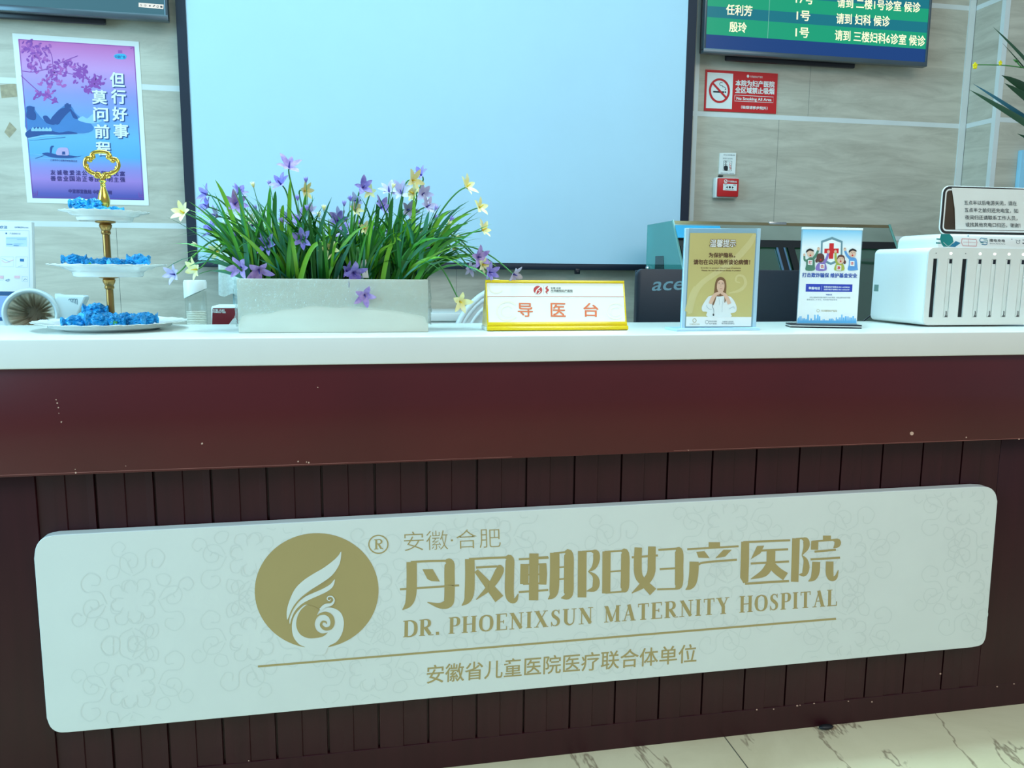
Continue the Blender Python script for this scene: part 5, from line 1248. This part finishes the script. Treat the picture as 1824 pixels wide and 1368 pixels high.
# the woman
SK, HA, CO, CS = mat('print_skin', (226, 186, 160), .55), mat('print_hair', (128, 92, 58), .55), mat('print_coat', (228, 234, 232), .55), mat('print_fold', (176, 190, 196), .55)
a.L(2).smooth([(545, 672), (505, 690), (482, 740), (470, 830), (462, 930), (440, 1000), (480, 1030), (560, 1040), (610, 1000), (604, 900), (610, 800), (606, 730), (585, 690)], HA, 4)
a.L(3).smooth([(395, 1133), (385, 1080), (335, 1070), (325, 1020), (370, 940), (410, 895), (470, 890), (520, 900), (600, 890), (660, 905), (705, 960), (730, 1030), (715, 1080), (660, 1095), (655, 1135)], CO, 4)
a.L(4).smooth([(500, 760), (515, 722), (545, 708), (576, 722), (588, 765), (582, 820), (560, 856), (540, 862), (512, 840), (500, 800)], SK, 4)
a.L(5).smooth([(545, 690), (512, 716), (500, 765), (496, 810), (484, 800), (486, 730), (515, 690)], HA, 4); a.smooth([(545, 692), (578, 715), (590, 770), (588, 830), (600, 800), (600, 730), (576, 694)], HA, 4)
a.ribbon([(492, 860), (470, 940), (455, 1000)], [18, 26, 10], HA, 4); a.ribbon([(582, 850), (596, 920), (590, 970)], [14, 20, 8], HA, 4)
a.use(M_ink); a.ribbon([(516, 752), (526, 750), (534, 754)], 4); a.ribbon([(556, 756), (566, 752), (576, 756)], 4); a.ribbon([(514, 738), (536, 738)], 3, HA); a.ribbon([(555, 740), (578, 742)], 3, HA); a.ribbon([(546, 756), (543, 786), (551, 788)], 2.5, mat('print_shade', (196, 146, 122), .55), 3); a.ribbon([(533, 806), (546, 809), (558, 806)], 4, mat('print_lip', (186, 96, 92), .55), 3)
a.L(6).ribbon([(425, 985), (445, 930), (478, 880), (515, 862), (545, 838), (575, 800)], [44, 46, 40, 34, 16, 9], SK, 4); a.ribbon([(645, 985), (622, 930), (595, 885), (560, 862), (528, 835), (500, 800)], [44, 46, 40, 34, 16, 9], SK, 4)
a.L(7); sh = MATS['print_shade']
for pts in (((520, 872), (500, 880)), ((530, 882), (512, 892)), ((552, 872), (572, 884)), ((545, 884), (560, 894))): a.ribbon(pts, 4, sh)
a.use(CS); a.ribbon([(455, 960), (445, 1010), (462, 1060), (458, 1120)], [4, 6, 5, 3], M_grey, 4); a.ell(458, 1112, 9, 14, M_ink); a.ribbon([(575, 930), (562, 1000), (558, 1080)], 3, CS, 3); a.ribbon([(640, 1045), (690, 1018), (700, 1040)], 5, CS, 3); a.ribbon([(375, 1000), (400, 1040), (440, 1050)], 5, CS, 3); a.ribbon([(520, 910), (530, 960), (525, 1000)], 3, CS, 3)
a.build('picture', nt1)
br_ = mat('notice_brown', (96, 60, 36), .55); wl = M_paper
for (t_, tl, tr, dn, bo, m_) in (('温馨提示', (425, 238), (722, 238), (-8, 88), .07, br_), ('为保护隐私，', (408, 392), (712, 394), (-2, 56), .03, br_), ('请勿在公共场所谈论病情！', (232, 470), (884, 472), (-3, 58), .03, br_), ('In order to protect the privacy of patients', (316, 560), (778, 562), (0, 18), .02, br_), ('Please do not talk about illness in public!', (324, 590), (774, 592), (0, 18), .02, br_),
                             ('丹凤朝阳妇产医院', (182, 1212), (300, 1214), (0, 16), 0, M_gold), ('安徽·合肥 丹凤朝阳', (408, 1178), (498, 1180), (0, 16), .01, M_grey), ('妇产医院', (410, 1206), (496, 1208), (0, 16), .01, M_grey), ('安徽省儿童医院', (566, 1182), (692, 1184), (0, 16), .01, M_grey), ('医疗联合体单位', (556, 1204), (704, 1206), (0, 16), .01, M_grey)):
    a = Art(so, pn1, .00015).L(3); a.T = ZH; a.text(t_, tl, tr, dn, m_, bo)
    if t_ == '温馨提示': a.L(5); a.text(t_, tl, tr, dn, wl, .018); a.L(3).ribbon([(410, 300), (430, 318), (470, 322)], 6, br_, 3); a.ribbon([(690, 312), (715, 306), (722, 290)], 6, br_, 3); a.ribbon([(535, 326), (620, 326)], 7, br_)
    if t_ == '丹凤朝阳妇产医院': a.ring(240, 1178, 20, 22, 6, M_gold)
    if t_ == '妇产医院': a.ring(384, 1196, 18, 22, 4, M_grey)
    a.build('notice_lettering', nt1)

# ------------------------------------------------------------------ second holder: blue and white leaflet
g0, g1 = atz(1407, 583.5, H), atz(1535, 585.8, H)
hx = (g1-g0); hx.z = 0; WH2 = hx.length; hx.normalize(); hn = Vector((-hx.y, hx.x, 0))
h2 = empty('leaflet_holder', g0+hx*WH2/2+hn*.03, 'leaflet stand with a black base and a blue-topped sheet with a red cross', 'sign holder')
Z0 = Vector((0, 0, .0004))
b = MB(); b.prism([g0+Z0, g1+Z0, g1+hn*.06+Z0, g0+hn*.06+Z0], (0, 0, .003), .0005, 1); b.build('base', M_black, h2)
b = MB(); Z1_ = Vector((0, 0, .0036)); b.prism([g0+Z1_, g1+Z1_, g1+hn*.06+Z1_, g0+hn*.06+Z1_], (0, 0, .0022), .0004, 1); b.build('base_edging', M_white, h2)
b = MB(); Z1_ = Vector((0, 0, .006)); b.prism([g0+Z1_, g1+Z1_, g1+hn*.06+Z1_, g0+hn*.06+Z1_], (0, 0, .0032), .0005, 1); b.build('base', M_black, h2)
po2 = g0+hn*.022+Vector((0, 0, .0094)); pn2 = (hn*.996-Vector((0, 0, .08))).normalized()
cs2 = [onp(po2, pn2, *q_) for q_ in ((1428.5, 404.5), (1537.5, 406.5), (1526, 581), (1418.5, 580))]
b = MB(); b.prism(cs2, pn2*.004, .0006, 1); b.build('panel', M_acr, h2)
b = MB(); b.prism([cs2[0]-pn2*.0008, cs2[1]-pn2*.0008, cs2[1]-pn2*.0008+(cs2[2]-cs2[1])*.022, cs2[0]-pn2*.0008+(cs2[3]-cs2[0])*.022], pn2*.006, .0005, 1); b.build('top_edge', M_white, h2)
def ZL(x, y): return (1400+x/6.84, 390+y/6.84)
so2 = po2-pn2*.0008
lf = empty('insurance_leaflet', cs2[3]+(cs2[2]-cs2[3])*.5, 'printed leaflet with four cartoon people, a shield and a red cross', 'leaflet')
lo = min(c_.z for c_ in cs2)
paper_on(lf, so2, pn2, ((206, 128), (928, 142), (862, 1275), (132, 1272)), ZL, grad('leaflet_paper', [(0, (232, 234, 230)), (.80, (232, 236, 234)), (.90, (176, 214, 228)), (1.0, (84, 178, 220))], 2, .5, 0, cs2[0].z-cs2[3].z))
a = Art(so2, pn2, .00015); a.T = ZL
LB, LS, LSH = mat('leaf_blue', (40, 78, 160), .5), mat('leaf_sky', (96, 178, 226), .5), mat('leaf_slate', (104, 140, 150), .5)
sk = [(135, 1270), (140, 1225)]; rs = random.Random(8); x = 150
while x < 855:
    w = rs.choice((8, 10, 14, 18)); h_ = rs.choice((1165, 1185, 1200, 1210, 1220, 1235)); 
    if 420 < x < 560: h_ = max(h_, 1215)
    sk += [(x, h_), (x+w, h_+rs.uniform(-4, 4)), (x+w+1, 1240), (x+w+3, 1240)]; x += w+6
sk += [(860, 1225), (858, 1273)]
a.L(1).poly(sk, LS)
a.L(2).poly([(562, 218), (690, 270), (686, 460), (640, 520), (545, 562), (455, 520), (420, 440), (428, 268)], LSH); a.L(3).poly([(560, 250), (668, 290), (664, 450), (620, 500), (545, 532), (475, 500), (444, 430), (448, 288)], M_paper)
a.L(4).use(M_redp).quad([(528, 296), (584, 296), (574, 486), (520, 486)]); a.quad([(468, 362), (642, 360), (640, 418), (466, 418)])
def cartoon(hx_, hy_, body, arm, other, sweater, hair, sheet, face_dir, girl):
    a.L(5).smooth(body, sweater, 3)
    a.ribbon(arm, [34, 30, 24], sweater, 4)
    if other: a.ribbon(other, [30, 24, 20], sweater, 4)
    a.L(6).ell(arm[-1][0], arm[-1][1]-10, 17, 22, SK, 14); a.ribbon([(arm[-1][0]-8, arm[-1][1]-22), (arm[-1][0]+8, arm[-1][1]-20)], 3, M_ink)
    if other: a.ell(other[-1][0], other[-1][1]-8, 13, 17, SK, 12)
    a.L(7)
    if girl: a.ell(hx_, hy_, 48, 56, hair, 20); a.ell(hx_-face_dir*46, hy_+34, 16, 24, hair, 12)
    a.L(8).ell(hx_+face_dir*4, hy_+(8 if girl else 0), 42, 48, SK, 20)
    a.L(9)
    if not girl: a.smooth([(hx_-46, hy_-6), (hx_-44, hy_-36), (hx_, hy_-60), (hx_+44, hy_-36), (hx_+42, hy_-22), (hx_, hy_-34), (hx_-30, hy_-20)], hair, 3)
    else: a.smooth([(hx_-46, hy_), (hx_-36, hy_-42), (hx_, hy_-56), (hx_+38, hy_-40), (hx_+46, hy_-4), (hx_+20, hy_-26), (hx_-20, hy_-26)], hair, 3)
    a.use(M_ink).ribbon([(hx_-20, hy_-8), (hx_-6, hy_-10)], 4); a.ribbon([(hx_+10, hy_-10), (hx_+24, hy_-8)], 4); a.ell(hx_+face_dir*4, hy_+24, 11, 10, M_redp, 12); a.ribbon([(hx_+face_dir*2, hy_-2), (hx_+face_dir*8, hy_+8)], 3, M_ink)
    sx, sy, ch_ = sheet; a.L(10).quad([(sx, sy), (sx+56, sy+2), (sx+54, sy+64), (sx-2, sy+60)], M_paper); a.L(11).text(ch_, (sx+8, sy+10), (sx+46, sy+11), 40, M_redp, .03)
hb = mat('cartoon_hair', (30, 26, 24), .5); hbr = mat('cartoon_brown', (92, 52, 44), .5)
cartoon(292, 420, [(250, 500), (300, 470), (345, 490), (350, 560), (345, 626), (240, 626), (245, 560)], [(320, 500), (365, 440), (395, 375)], [(265, 510), (228, 500), (222, 445)], mat('cartoon_green', (74, 124, 100), .5), hb, (266, 500, '打'), 1, False)
cartoon(418, 475, [(380, 550), (430, 530), (480, 545), (490, 626), (365, 626)], [(455, 550), (495, 480), (516, 410)], None, mat('cartoon_violet', (136, 112, 184), .5), hbr, (412, 548, '击'), 1, True)
cartoon(668, 492, [(605, 555), (650, 535), (695, 550), (706, 626), (590, 626)], [(630, 550), (606, 490), (602, 410)], None, mat('cartoon_olive', (170, 172, 66), .5), hbr, (616, 566, '欺'), -1, True)
cartoon(812, 420, [(770, 490), (815, 470), (858, 490), (872, 600), (868, 622), (755, 626), (765, 560)], [(790, 490), (745, 445), (716, 380)], None, mat('cartoon_blue', (88, 150, 206), .5), hb, (778, 512, '诈'), -1, False)
a.L(2).poly([(243, 792), (810, 798), (806, 888), (239, 886)], mat('leaf_royal', (36, 58, 168), .5)); a.L(3).ribbon([(437, 812), (433, 870)], 2, M_paper)
a.build('picture', lf)
for (t_, tl, tr, dn, bo, m_) in (('打击欺诈骗保 维护基金安全', (200, 655), (866, 664), (-2, 54), .035, LB), ('举报电话', (276, 826), (414, 828), (-1, 34), .03, M_paper), ('安徽省医疗保障局 0551-62998555', (460, 818), (776, 822), (0, 20), .02, M_paper), ('合肥市医疗保障局 0551-63536107', (458, 848), (774, 852), (0, 20), .02, M_paper), ('举报有奖', (486, 914), (560, 915), (0, 18), .02, LB),
                             ('任何人都有权利对欺诈骗保行为进行举报，经查证属实的给予奖励', (286, 946), (782, 950), (0, 20), 0, M_grey), ('最高奖励二十万元，共同维护基金安全', (254, 974), (624, 977), (0, 18), 0, M_grey), ('丹凤朝阳妇产医院', (428, 1106), (622, 1110), (0, 26), 0, M_gold)):
    a = Art(so2, pn2, .00015).L(4); a.T = ZL; a.text(t_, tl, tr, dn, m_, bo)
    if t_ == '丹凤朝阳妇产医院': a.ring(390, 1118, 15, 17, 4, M_gold)
    a.build('leaflet_lettering', lf)

# ------------------------------------------------------------------ power bank charging station
YF = .165
M_chg = mat('charger_white', (236, 238, 236), .3, var=.01, coat=.2)
cx0 = at(1650, 500, YF).x; cz1 = at(1700, 441.3, YF).z; cz0 = H+.004
pit = (at(1816.7, 500, YF).x-at(1661.7, 500, YF).x)/6; sx0 = at(1663.2, 500, YF).x; NS = 8
cx1 = sx0+pit*(NS-1)+(sx0-cx0)
chg = empty('charging_station', ((cx0+cx1)/2, YF+.11, H), 'white shared power bank charging station with eight slots at the end of the counter', 'charging station')
def rrect(x0, x1, z0, z1, r, n=6, y=0.0):
    out = []
    for (cx_, cz_, a0) in ((x1-r, z1-r, 0), (x0+r, z1-r, 90), (x0+r, z0+r, 180), (x1-r, z0+r, 270)):
        for i in range(n+1): w = math.radians(a0+i*90/n); out.append(Vector((cx_+r*math.cos(w), y, cz_+r*math.sin(w))))
    return out
ybk = at(1575, 480, .39); 
b = MB(); b.prism(rrect(cx0, cx1, cz0, cz1, .016, 6, YF+.0048), (0, .220, 0), .003, 3); b.build('body', M_chg, chg, smooth=True)
sz0, sz1 = at(1700, 565, YF).z, at(1700, 461, YF).z; sw_ = .0074
bm = bmesh.new(); ed = []
def loop(pts):
    vs = [bm.verts.new(q_) for q_ in pts]; ed.extend(bm.edges.new((vs[i], vs[(i+1) % len(vs)])) for i in range(len(vs)))
loop(rrect(cx0+.0005, cx1-.0005, cz0+.0005, cz1-.0005, .016, 6, YF))
for i in range(NS):
    x = sx0+i*pit; loop([Vector((x-sw_, YF, sz0)), Vector((x+sw_, YF, sz0)), Vector((x+sw_, YF, sz1)), Vector((x-sw_, YF, sz1))])
bmesh.ops.triangle_fill(bm, edges=ed, use_beauty=True)
gx = bmesh.ops.extrude_face_region(bm, geom=bm.faces[:]); 
for v in gx['geom']:
    if isinstance(v, bmesh.types.BMVert): v.co.y += .0050
b = MB(); b.bm(bm); b.build('front_panel', mat('charger_front', (222, 222, 214), .4, var=.01), chg)
b = MB(); b.box(cx0+.02, cx1-.02, YF+.0040, YF+.0049, sz0-.004, sz1+.004); b.build('slot_backing', mat('slot_black', (6, 8, 14), .5), chg)
hz1 = at(1700, 417, YF+.01).z; hx0 = at(1668, 425, YF+.01).x
b = MB(); o_ = [Vector((cx1-.02, YF+.006, cz1-.004)), Vector((hx0, YF+.006, cz1-.004))]
for i in range(9): w = math.radians(180-i*90/8); o_.append(Vector((hx0+.022+.022*math.cos(w), YF+.006, hz1-.022+.022*math.sin(w))))
o_ += [Vector((cx1-.042+.022*math.cos(math.radians(90-i*90/8)), YF+.006, hz1-.022+.022*math.sin(math.radians(90-i*90/8)))) for i in range(9)]
b.prism(o_, (0, .16, 0), .006, 3); b.build('header', M_chg, chg, smooth=True)
b = MB(); q_ = at(1573, 513, .37); b.box(cx0-.0005, cx0+.012, YF+.195, YF+.2155, q_.z-.010, q_.z+.010, .001); b.build('side_notch_patch', mat('notch_green_grey', (110, 140, 132), .5), chg)  # flush block whose dull colour stands in for the dark of a cutout
for i in range(NS):
    x = sx0+i*pit; zl = at(1700, 451.5, YF).z
    b = MB()
    if i in (0, 2): b.lathe([(0, .0004), (.0013, .0003), (.0014, 0)], (x, YF-.0002, zl), 10, (0, -1, 0)); b.build('indicator_hole', M_ink, chg)
    else:
        b.lathe([(0, .0012), (.0026, .0009), (.0042, 0)], (x, YF-.0002, zl), 18, (0, -1, 0))
        for v in b.v: v.z = zl+(v.z-zl)*.8
        b.build('indicator_light', emat('led_white', (250, 255, 246), 2.2), chg, smooth='all')
for i in range(NS):
    if i in (0, 2): continue
    x = sx0+i*pit
    nm = {1: 'between the two empty slots', 3: 'first of the row beyond the second empty slot', 4: 'second of the row beyond the second empty slot', 5: 'third of the row beyond the second empty slot', 6: 'fourth of the row beyond the second empty slot', 7: 'fifth of the row beyond the second empty slot'}[i]
    pbk = empty('power_bank', (x, YF+.01, sz0), 'white power bank in its charger slot, '+nm, 'power bank', 'power banks in the charging station')
    b = MB(); b.box(x-.0060, x+.0062, YF+.0008, YF+.0039, sz0+.0006, sz1-.0006, .0006); b.build('case', mat('bank_white', (216, 218, 210), .35, var=.02), pbk, smooth=True)
    b = MB(); b.box(x-.0022, x+.0056, YF+.0002, YF+.003, sz1-.0125, sz1-.0012, .0004); b.build('connector', M_black, pbk)
    b = MB(); b.prism([(x-.0042, YF+.0004, sz0+.001), (x+.0050, YF+.0004, sz0+.001), (x+.0050, YF+.0004, sz0+.006), (x+.0018, YF+.0004, sz0+.0022)], (0, .002, 0)); b.tube([tuple(v) for v in spline([(x-.0015, YF+.0003, sz0+.002), (x+.0012, YF-.0002, sz0+.0055), (x+.0016, YF-.0002, sz0+.011), (x+.0010, YF+.0002, sz0+.0165)], 4)], .0009, 6); b.build('cable_loop', M_black, pbk)
def ZC(x, y): return (1540+x/4.56, 300+y/4.56)
ch_o = Vector((0, YF+.006, 0))
a = Art(ch_o, (0, -1, 0), .0003); a.T = ZC
GT, GB, GR = mat('header_teal', (24, 130, 128), .4), mat('header_blue', (40, 120, 156), .4), mat('header_red', (204, 92, 96), .4)
a.L(1).poly([(620, 532), (690, 532), (715, 560), (722, 600), (705, 636), (640, 636), (622, 610), (612, 570)], GT); a.quad([(583, 568), (622, 570), (622, 580), (583, 578)]); a.quad([(578, 600), (618, 602), (618, 612), (578, 610)]); a.poly([(690, 636), (740, 590), (780, 606), (735, 638)], GB); a.ribbon([(640, 600), (680, 632), (720, 600)], 3, M_paper, 3)
a.ribbon([(790, 572), (906, 576), (912, 600), (908, 632), (798, 628), (786, 602), (790, 572)], 4, GR); a.ribbon([(800, 598), (905, 602)], 2); a.ribbon([(842, 575), (842, 628)], 2); a.ribbon([(832, 548), (848, 548)], 4, GB); a.ribbon([(840, 540), (840, 556)], 4)
a.ribbon([(995, 572), (945, 566), (936, 576), (936, 590), (945, 596), (985, 598), (995, 604), (993, 616), (980, 620), (950, 616)], 6, GB); a.ribbon([(965, 580), (998, 584), (996, 600)], 5, GT); a.ribbon([(940, 602), (966, 606)], 5, GT)
a.ell(1196, 575, 5, 4, M_grey, 8); a.ribbon([(1225, 580), (1250, 590), (1262, 580), (1255, 610), (1235, 606), (1232, 590)], 4, M_grey, 3); a.quad([(1282, 578), (1330, 580), (1330, 586), (1282, 584)], M_ink); a.quad([(1282, 604), (1330, 606), (1330, 614), (1282, 612)])
a.build('header_print', chg)
a = Art(ch_o, (0, -1, 0), .0003); a.T = ZC; a.text('搜电充电', (1014, 572), (1140, 576), 24, M_ink, .02); a.text('SOUDIAN', (1016, 607), (1140, 611), 7, M_grey, .02); a.build('header_lettering', chg)
# framed sign plate standing on the charger, and the notice stuck over it
YG = YF+.035
gx0 = at(1676.5, 370, YG).x; gz1 = at(1720, 331.5, YG).z; gz0 = hz1+.0003
b0 = empty('display_sign', ((gx0+cx1)/2, YG+.01, gz0), 'rounded black-edged sign plate standing on the charging station', 'sign')
b = MB(); b.prism(rrect(gx0, cx1-.004, gz0, gz1, .020, 8, YG), (0, .004, 0), .0015, 2); b.build('back_plate', M_white, b0, smooth=True)
def frame_(d, r, w, m, nm, y):
    b = MB(); A_ = rrect(gx0+d, cx1-.004-d, gz0+d, gz1-d, r, 8, y); B_ = rrect(gx0+d+w, cx1-.004-d-w, gz0+d+w, gz1-d-w, max(.002, r-w), 8, y); n = len(A_)
    A2, B2 = [v+Vector((0, .003, 0)) for v in A_], [v+Vector((0, .003, 0)) for v in B_]
    b.add(A_+B_+A2+B2, [f for i in range(n) for f in ((i, (i+1) % n, n+(i+1) % n, n+i), (2*n+i, 2*n+(i+1) % n, (i+1) % n, i), (n+i, n+(i+1) % n, 3*n+(i+1) % n, 3*n+i))]); return b.build(nm, m, b0)
frame_(.0018, .019, .0062, mat('sign_black', (38, 36, 34), .35), 'outer_border', YG-.0010)
frame_(.0082, .013, .0042, M_white, 'inner_border', YG-.0008)
b = MB(); b.prism(rrect(gx0+.0122, cx1-.016, gz0+.0122, gz1-.0122, .008, 6, YG-.0006), (0, .002, 0)); b.build('inlay', mat('sign_brown', (64, 50, 34), .4, var=.25, vscale=14), b0)
YPn = YG-.0018
nt = empty('paper_notice', (at(1760, 408, YPn).x, YPn, gz0+.003), 'white paper with four lines of black writing stuck over the charger sign plate', 'notice')
b = MB(); el = [(1695, 334.5), (1697.5, 352), (1700, 372), (1701, 392), (1701.5, 408.8)]; n = 5; vs = []; fs = []
for i, (x, y) in enumerate(el):
    P_ = at(x, y, YPn); zr = P_.z+.0015
    for k_ in range(9): u = k_/8; vs.append(Vector((P_.x+(cx1+.012-P_.x)*u, YPn-.0016*math.sin(u*math.pi*1.5)**2*(i/4)-.0012*(1-u)**4*(1 if i == 2 else .4), P_.z+(zr-P_.z)*u)))
for i in range(4):
    for k_ in range(8): fs.append((i*9+k_, i*9+k_+1, (i+1)*9+k_+1, (i+1)*9+k_))
b.add(vs, fs); b.build('sheet', mat('notice_paper', (226, 228, 222), .6, var=.03), nt, smooth='all', recalc=False)
def ZT_(x, y): return (1680+x/9.118, 310+y/9.118)
for t_, x0, x1, y in (('五点半以后电源关闭，请在', 338, 1192, 428), ('五点半之前归还充电宝，如', 345, 1212, 548), ('夜间归还请联系工作人员，', 352, 1200, 667), ('或找其他充电口归还，谢谢！', 362, 1250, 785)):
    a = Art((0, YPn-.0022, 0), (0, -1, 0), .0002); a.T = ZT_; a.text(t_, (x0, y), (x1, y+14), (6, 74), M_ink, .004); a.build('notice_lettering', nt)

# ------------------------------------------------------------------ green plant at the end of the counter
YPl = .78
pc = at(1985, 330, YPl); pot = empty('potted_plant', (pc.x, YPl, 0), 'tall potted plant with long dark green leaves and small yellow flowers on a thin stem', 'plant')
b = MB(); b.lathe([(0, 0), (.13, 0), (.15, .02), (.18, .38), (.185, .42), (.17, .42), (.165, .38), (0, .37)], (pc.x, YPl, 0), 40); b.build('pot', M_white, pot, smooth='all')
b = MB(); b.tube([(pc.x, YPl, .36), (pc.x+.01, YPl+.01, .8), (pc.x, YPl, pc.z-.02)], [.022, .018, .014], 10); b.build('trunk', mat('trunk_brown', (92, 78, 54), .8, bump=.5), pot, smooth='all')
PLm = [mat('plant_dark', (38, 78, 52), .35, var=.2, vscale=6), mat('plant_deep', (26, 62, 34), .35, var=.2, vscale=6), mat('plant_blue', (52, 104, 120), .35, var=.2)]
def broad(P0, P1, width, sag, mi, fold=.12, y1=0.0):
    b = MB(); n = 14; vs = []; P1 = P1+Vector((0, y1, 0)); c = P0.lerp(P1, .5)+Vector((0, 0, sag))
    for i in range(n+1):
        t = i/n; q_ = P0*(1-t)**2+c*2*t*(1-t)+P1*t*t; d = ((c-P0)*(1-t)+(P1-c)*t).normalized(); sd_ = d.cross(Vector((0, -1, .15))).normalized(); w = width*(math.sin(math.pi*(.12+.88*t))**.75 if t < 1 else 0)+.0005
        nn = d.cross(sd_); vs += [q_-sd_*w/2+nn*w*fold, q_, q_+sd_*w/2+nn*w*fold]
    b.add(vs, [f for i in range(n) for f in ((3*i, 3*i+1, 3*i+4, 3*i+3), (3*i+1, 3*i+2, 3*i+5, 3*i+4))]); return b.build('leaf', PLm[mi], pot, smooth='all', recalc=False)
def pt(x, y, d=0): return at(x, y, YPl+d)
broad(pc, pt(1769, 48, -.05), .020, .08, 0); broad(pc+Vector((0, .03, 0)), pt(1786, 77, .06), .010, .05, 1); broad(pc, pt(1727, 160, -.06), .030, .03, 0); broad(pc, pt(1784, 134, .04), .062, .11, 1); broad(pc, pt(1789, 148, .0), .050, .07, 1)
broad(pc, pt(1733, 149, .12), .022, .03, 2); broad(pc, pt(1812, 238, .0), .030, .02, 0); broad(pc, pt(2150, 40), .05, .1, 1); broad(pc, pt(2180, 220), .05, .05, 0); broad(pc, pt(2060, -80), .04, .04, 1)
b = MB(); fl_ = [pc, pt(1900, 190), pt(1850, 126), pt(1821, 120.5), pt(1790, 116.5), pt(1760, 115.5), pt(1733, 115.5)]; b.tube([tuple(v) for v in spline(fl_, 5)], .0019, 6); st_ = b.build('flower_stem', M_stem, pot, smooth='all')
b = MB(); b.tube([pt(1821, 121), pt(1815, 115), pt(1811, 109)], [.0016, .002, .003], 6); b.tube([pt(1811, 109), pt(1805, 106)], [.005, .001], 6); b.build('bud', M_stem, st_, smooth='all')
yf = mat('petal_yellow', (238, 222, 20), .5, var=.1)
for (x, y, s_) in ((1736, 117.5, 1.0), (1781, 112.5, .75)):
    c_ = pt(x, y); b = MB()
    for k_ in range(5):
        w = k_*1.257+.4; b.ball(c_+Vector((math.cos(w)*.005*s_, -.002, math.sin(w)*.007*s_)), .0052*s_, 2, (1, .5, 1))
    b.build('yellow_flower', yf, pot, smooth='all')
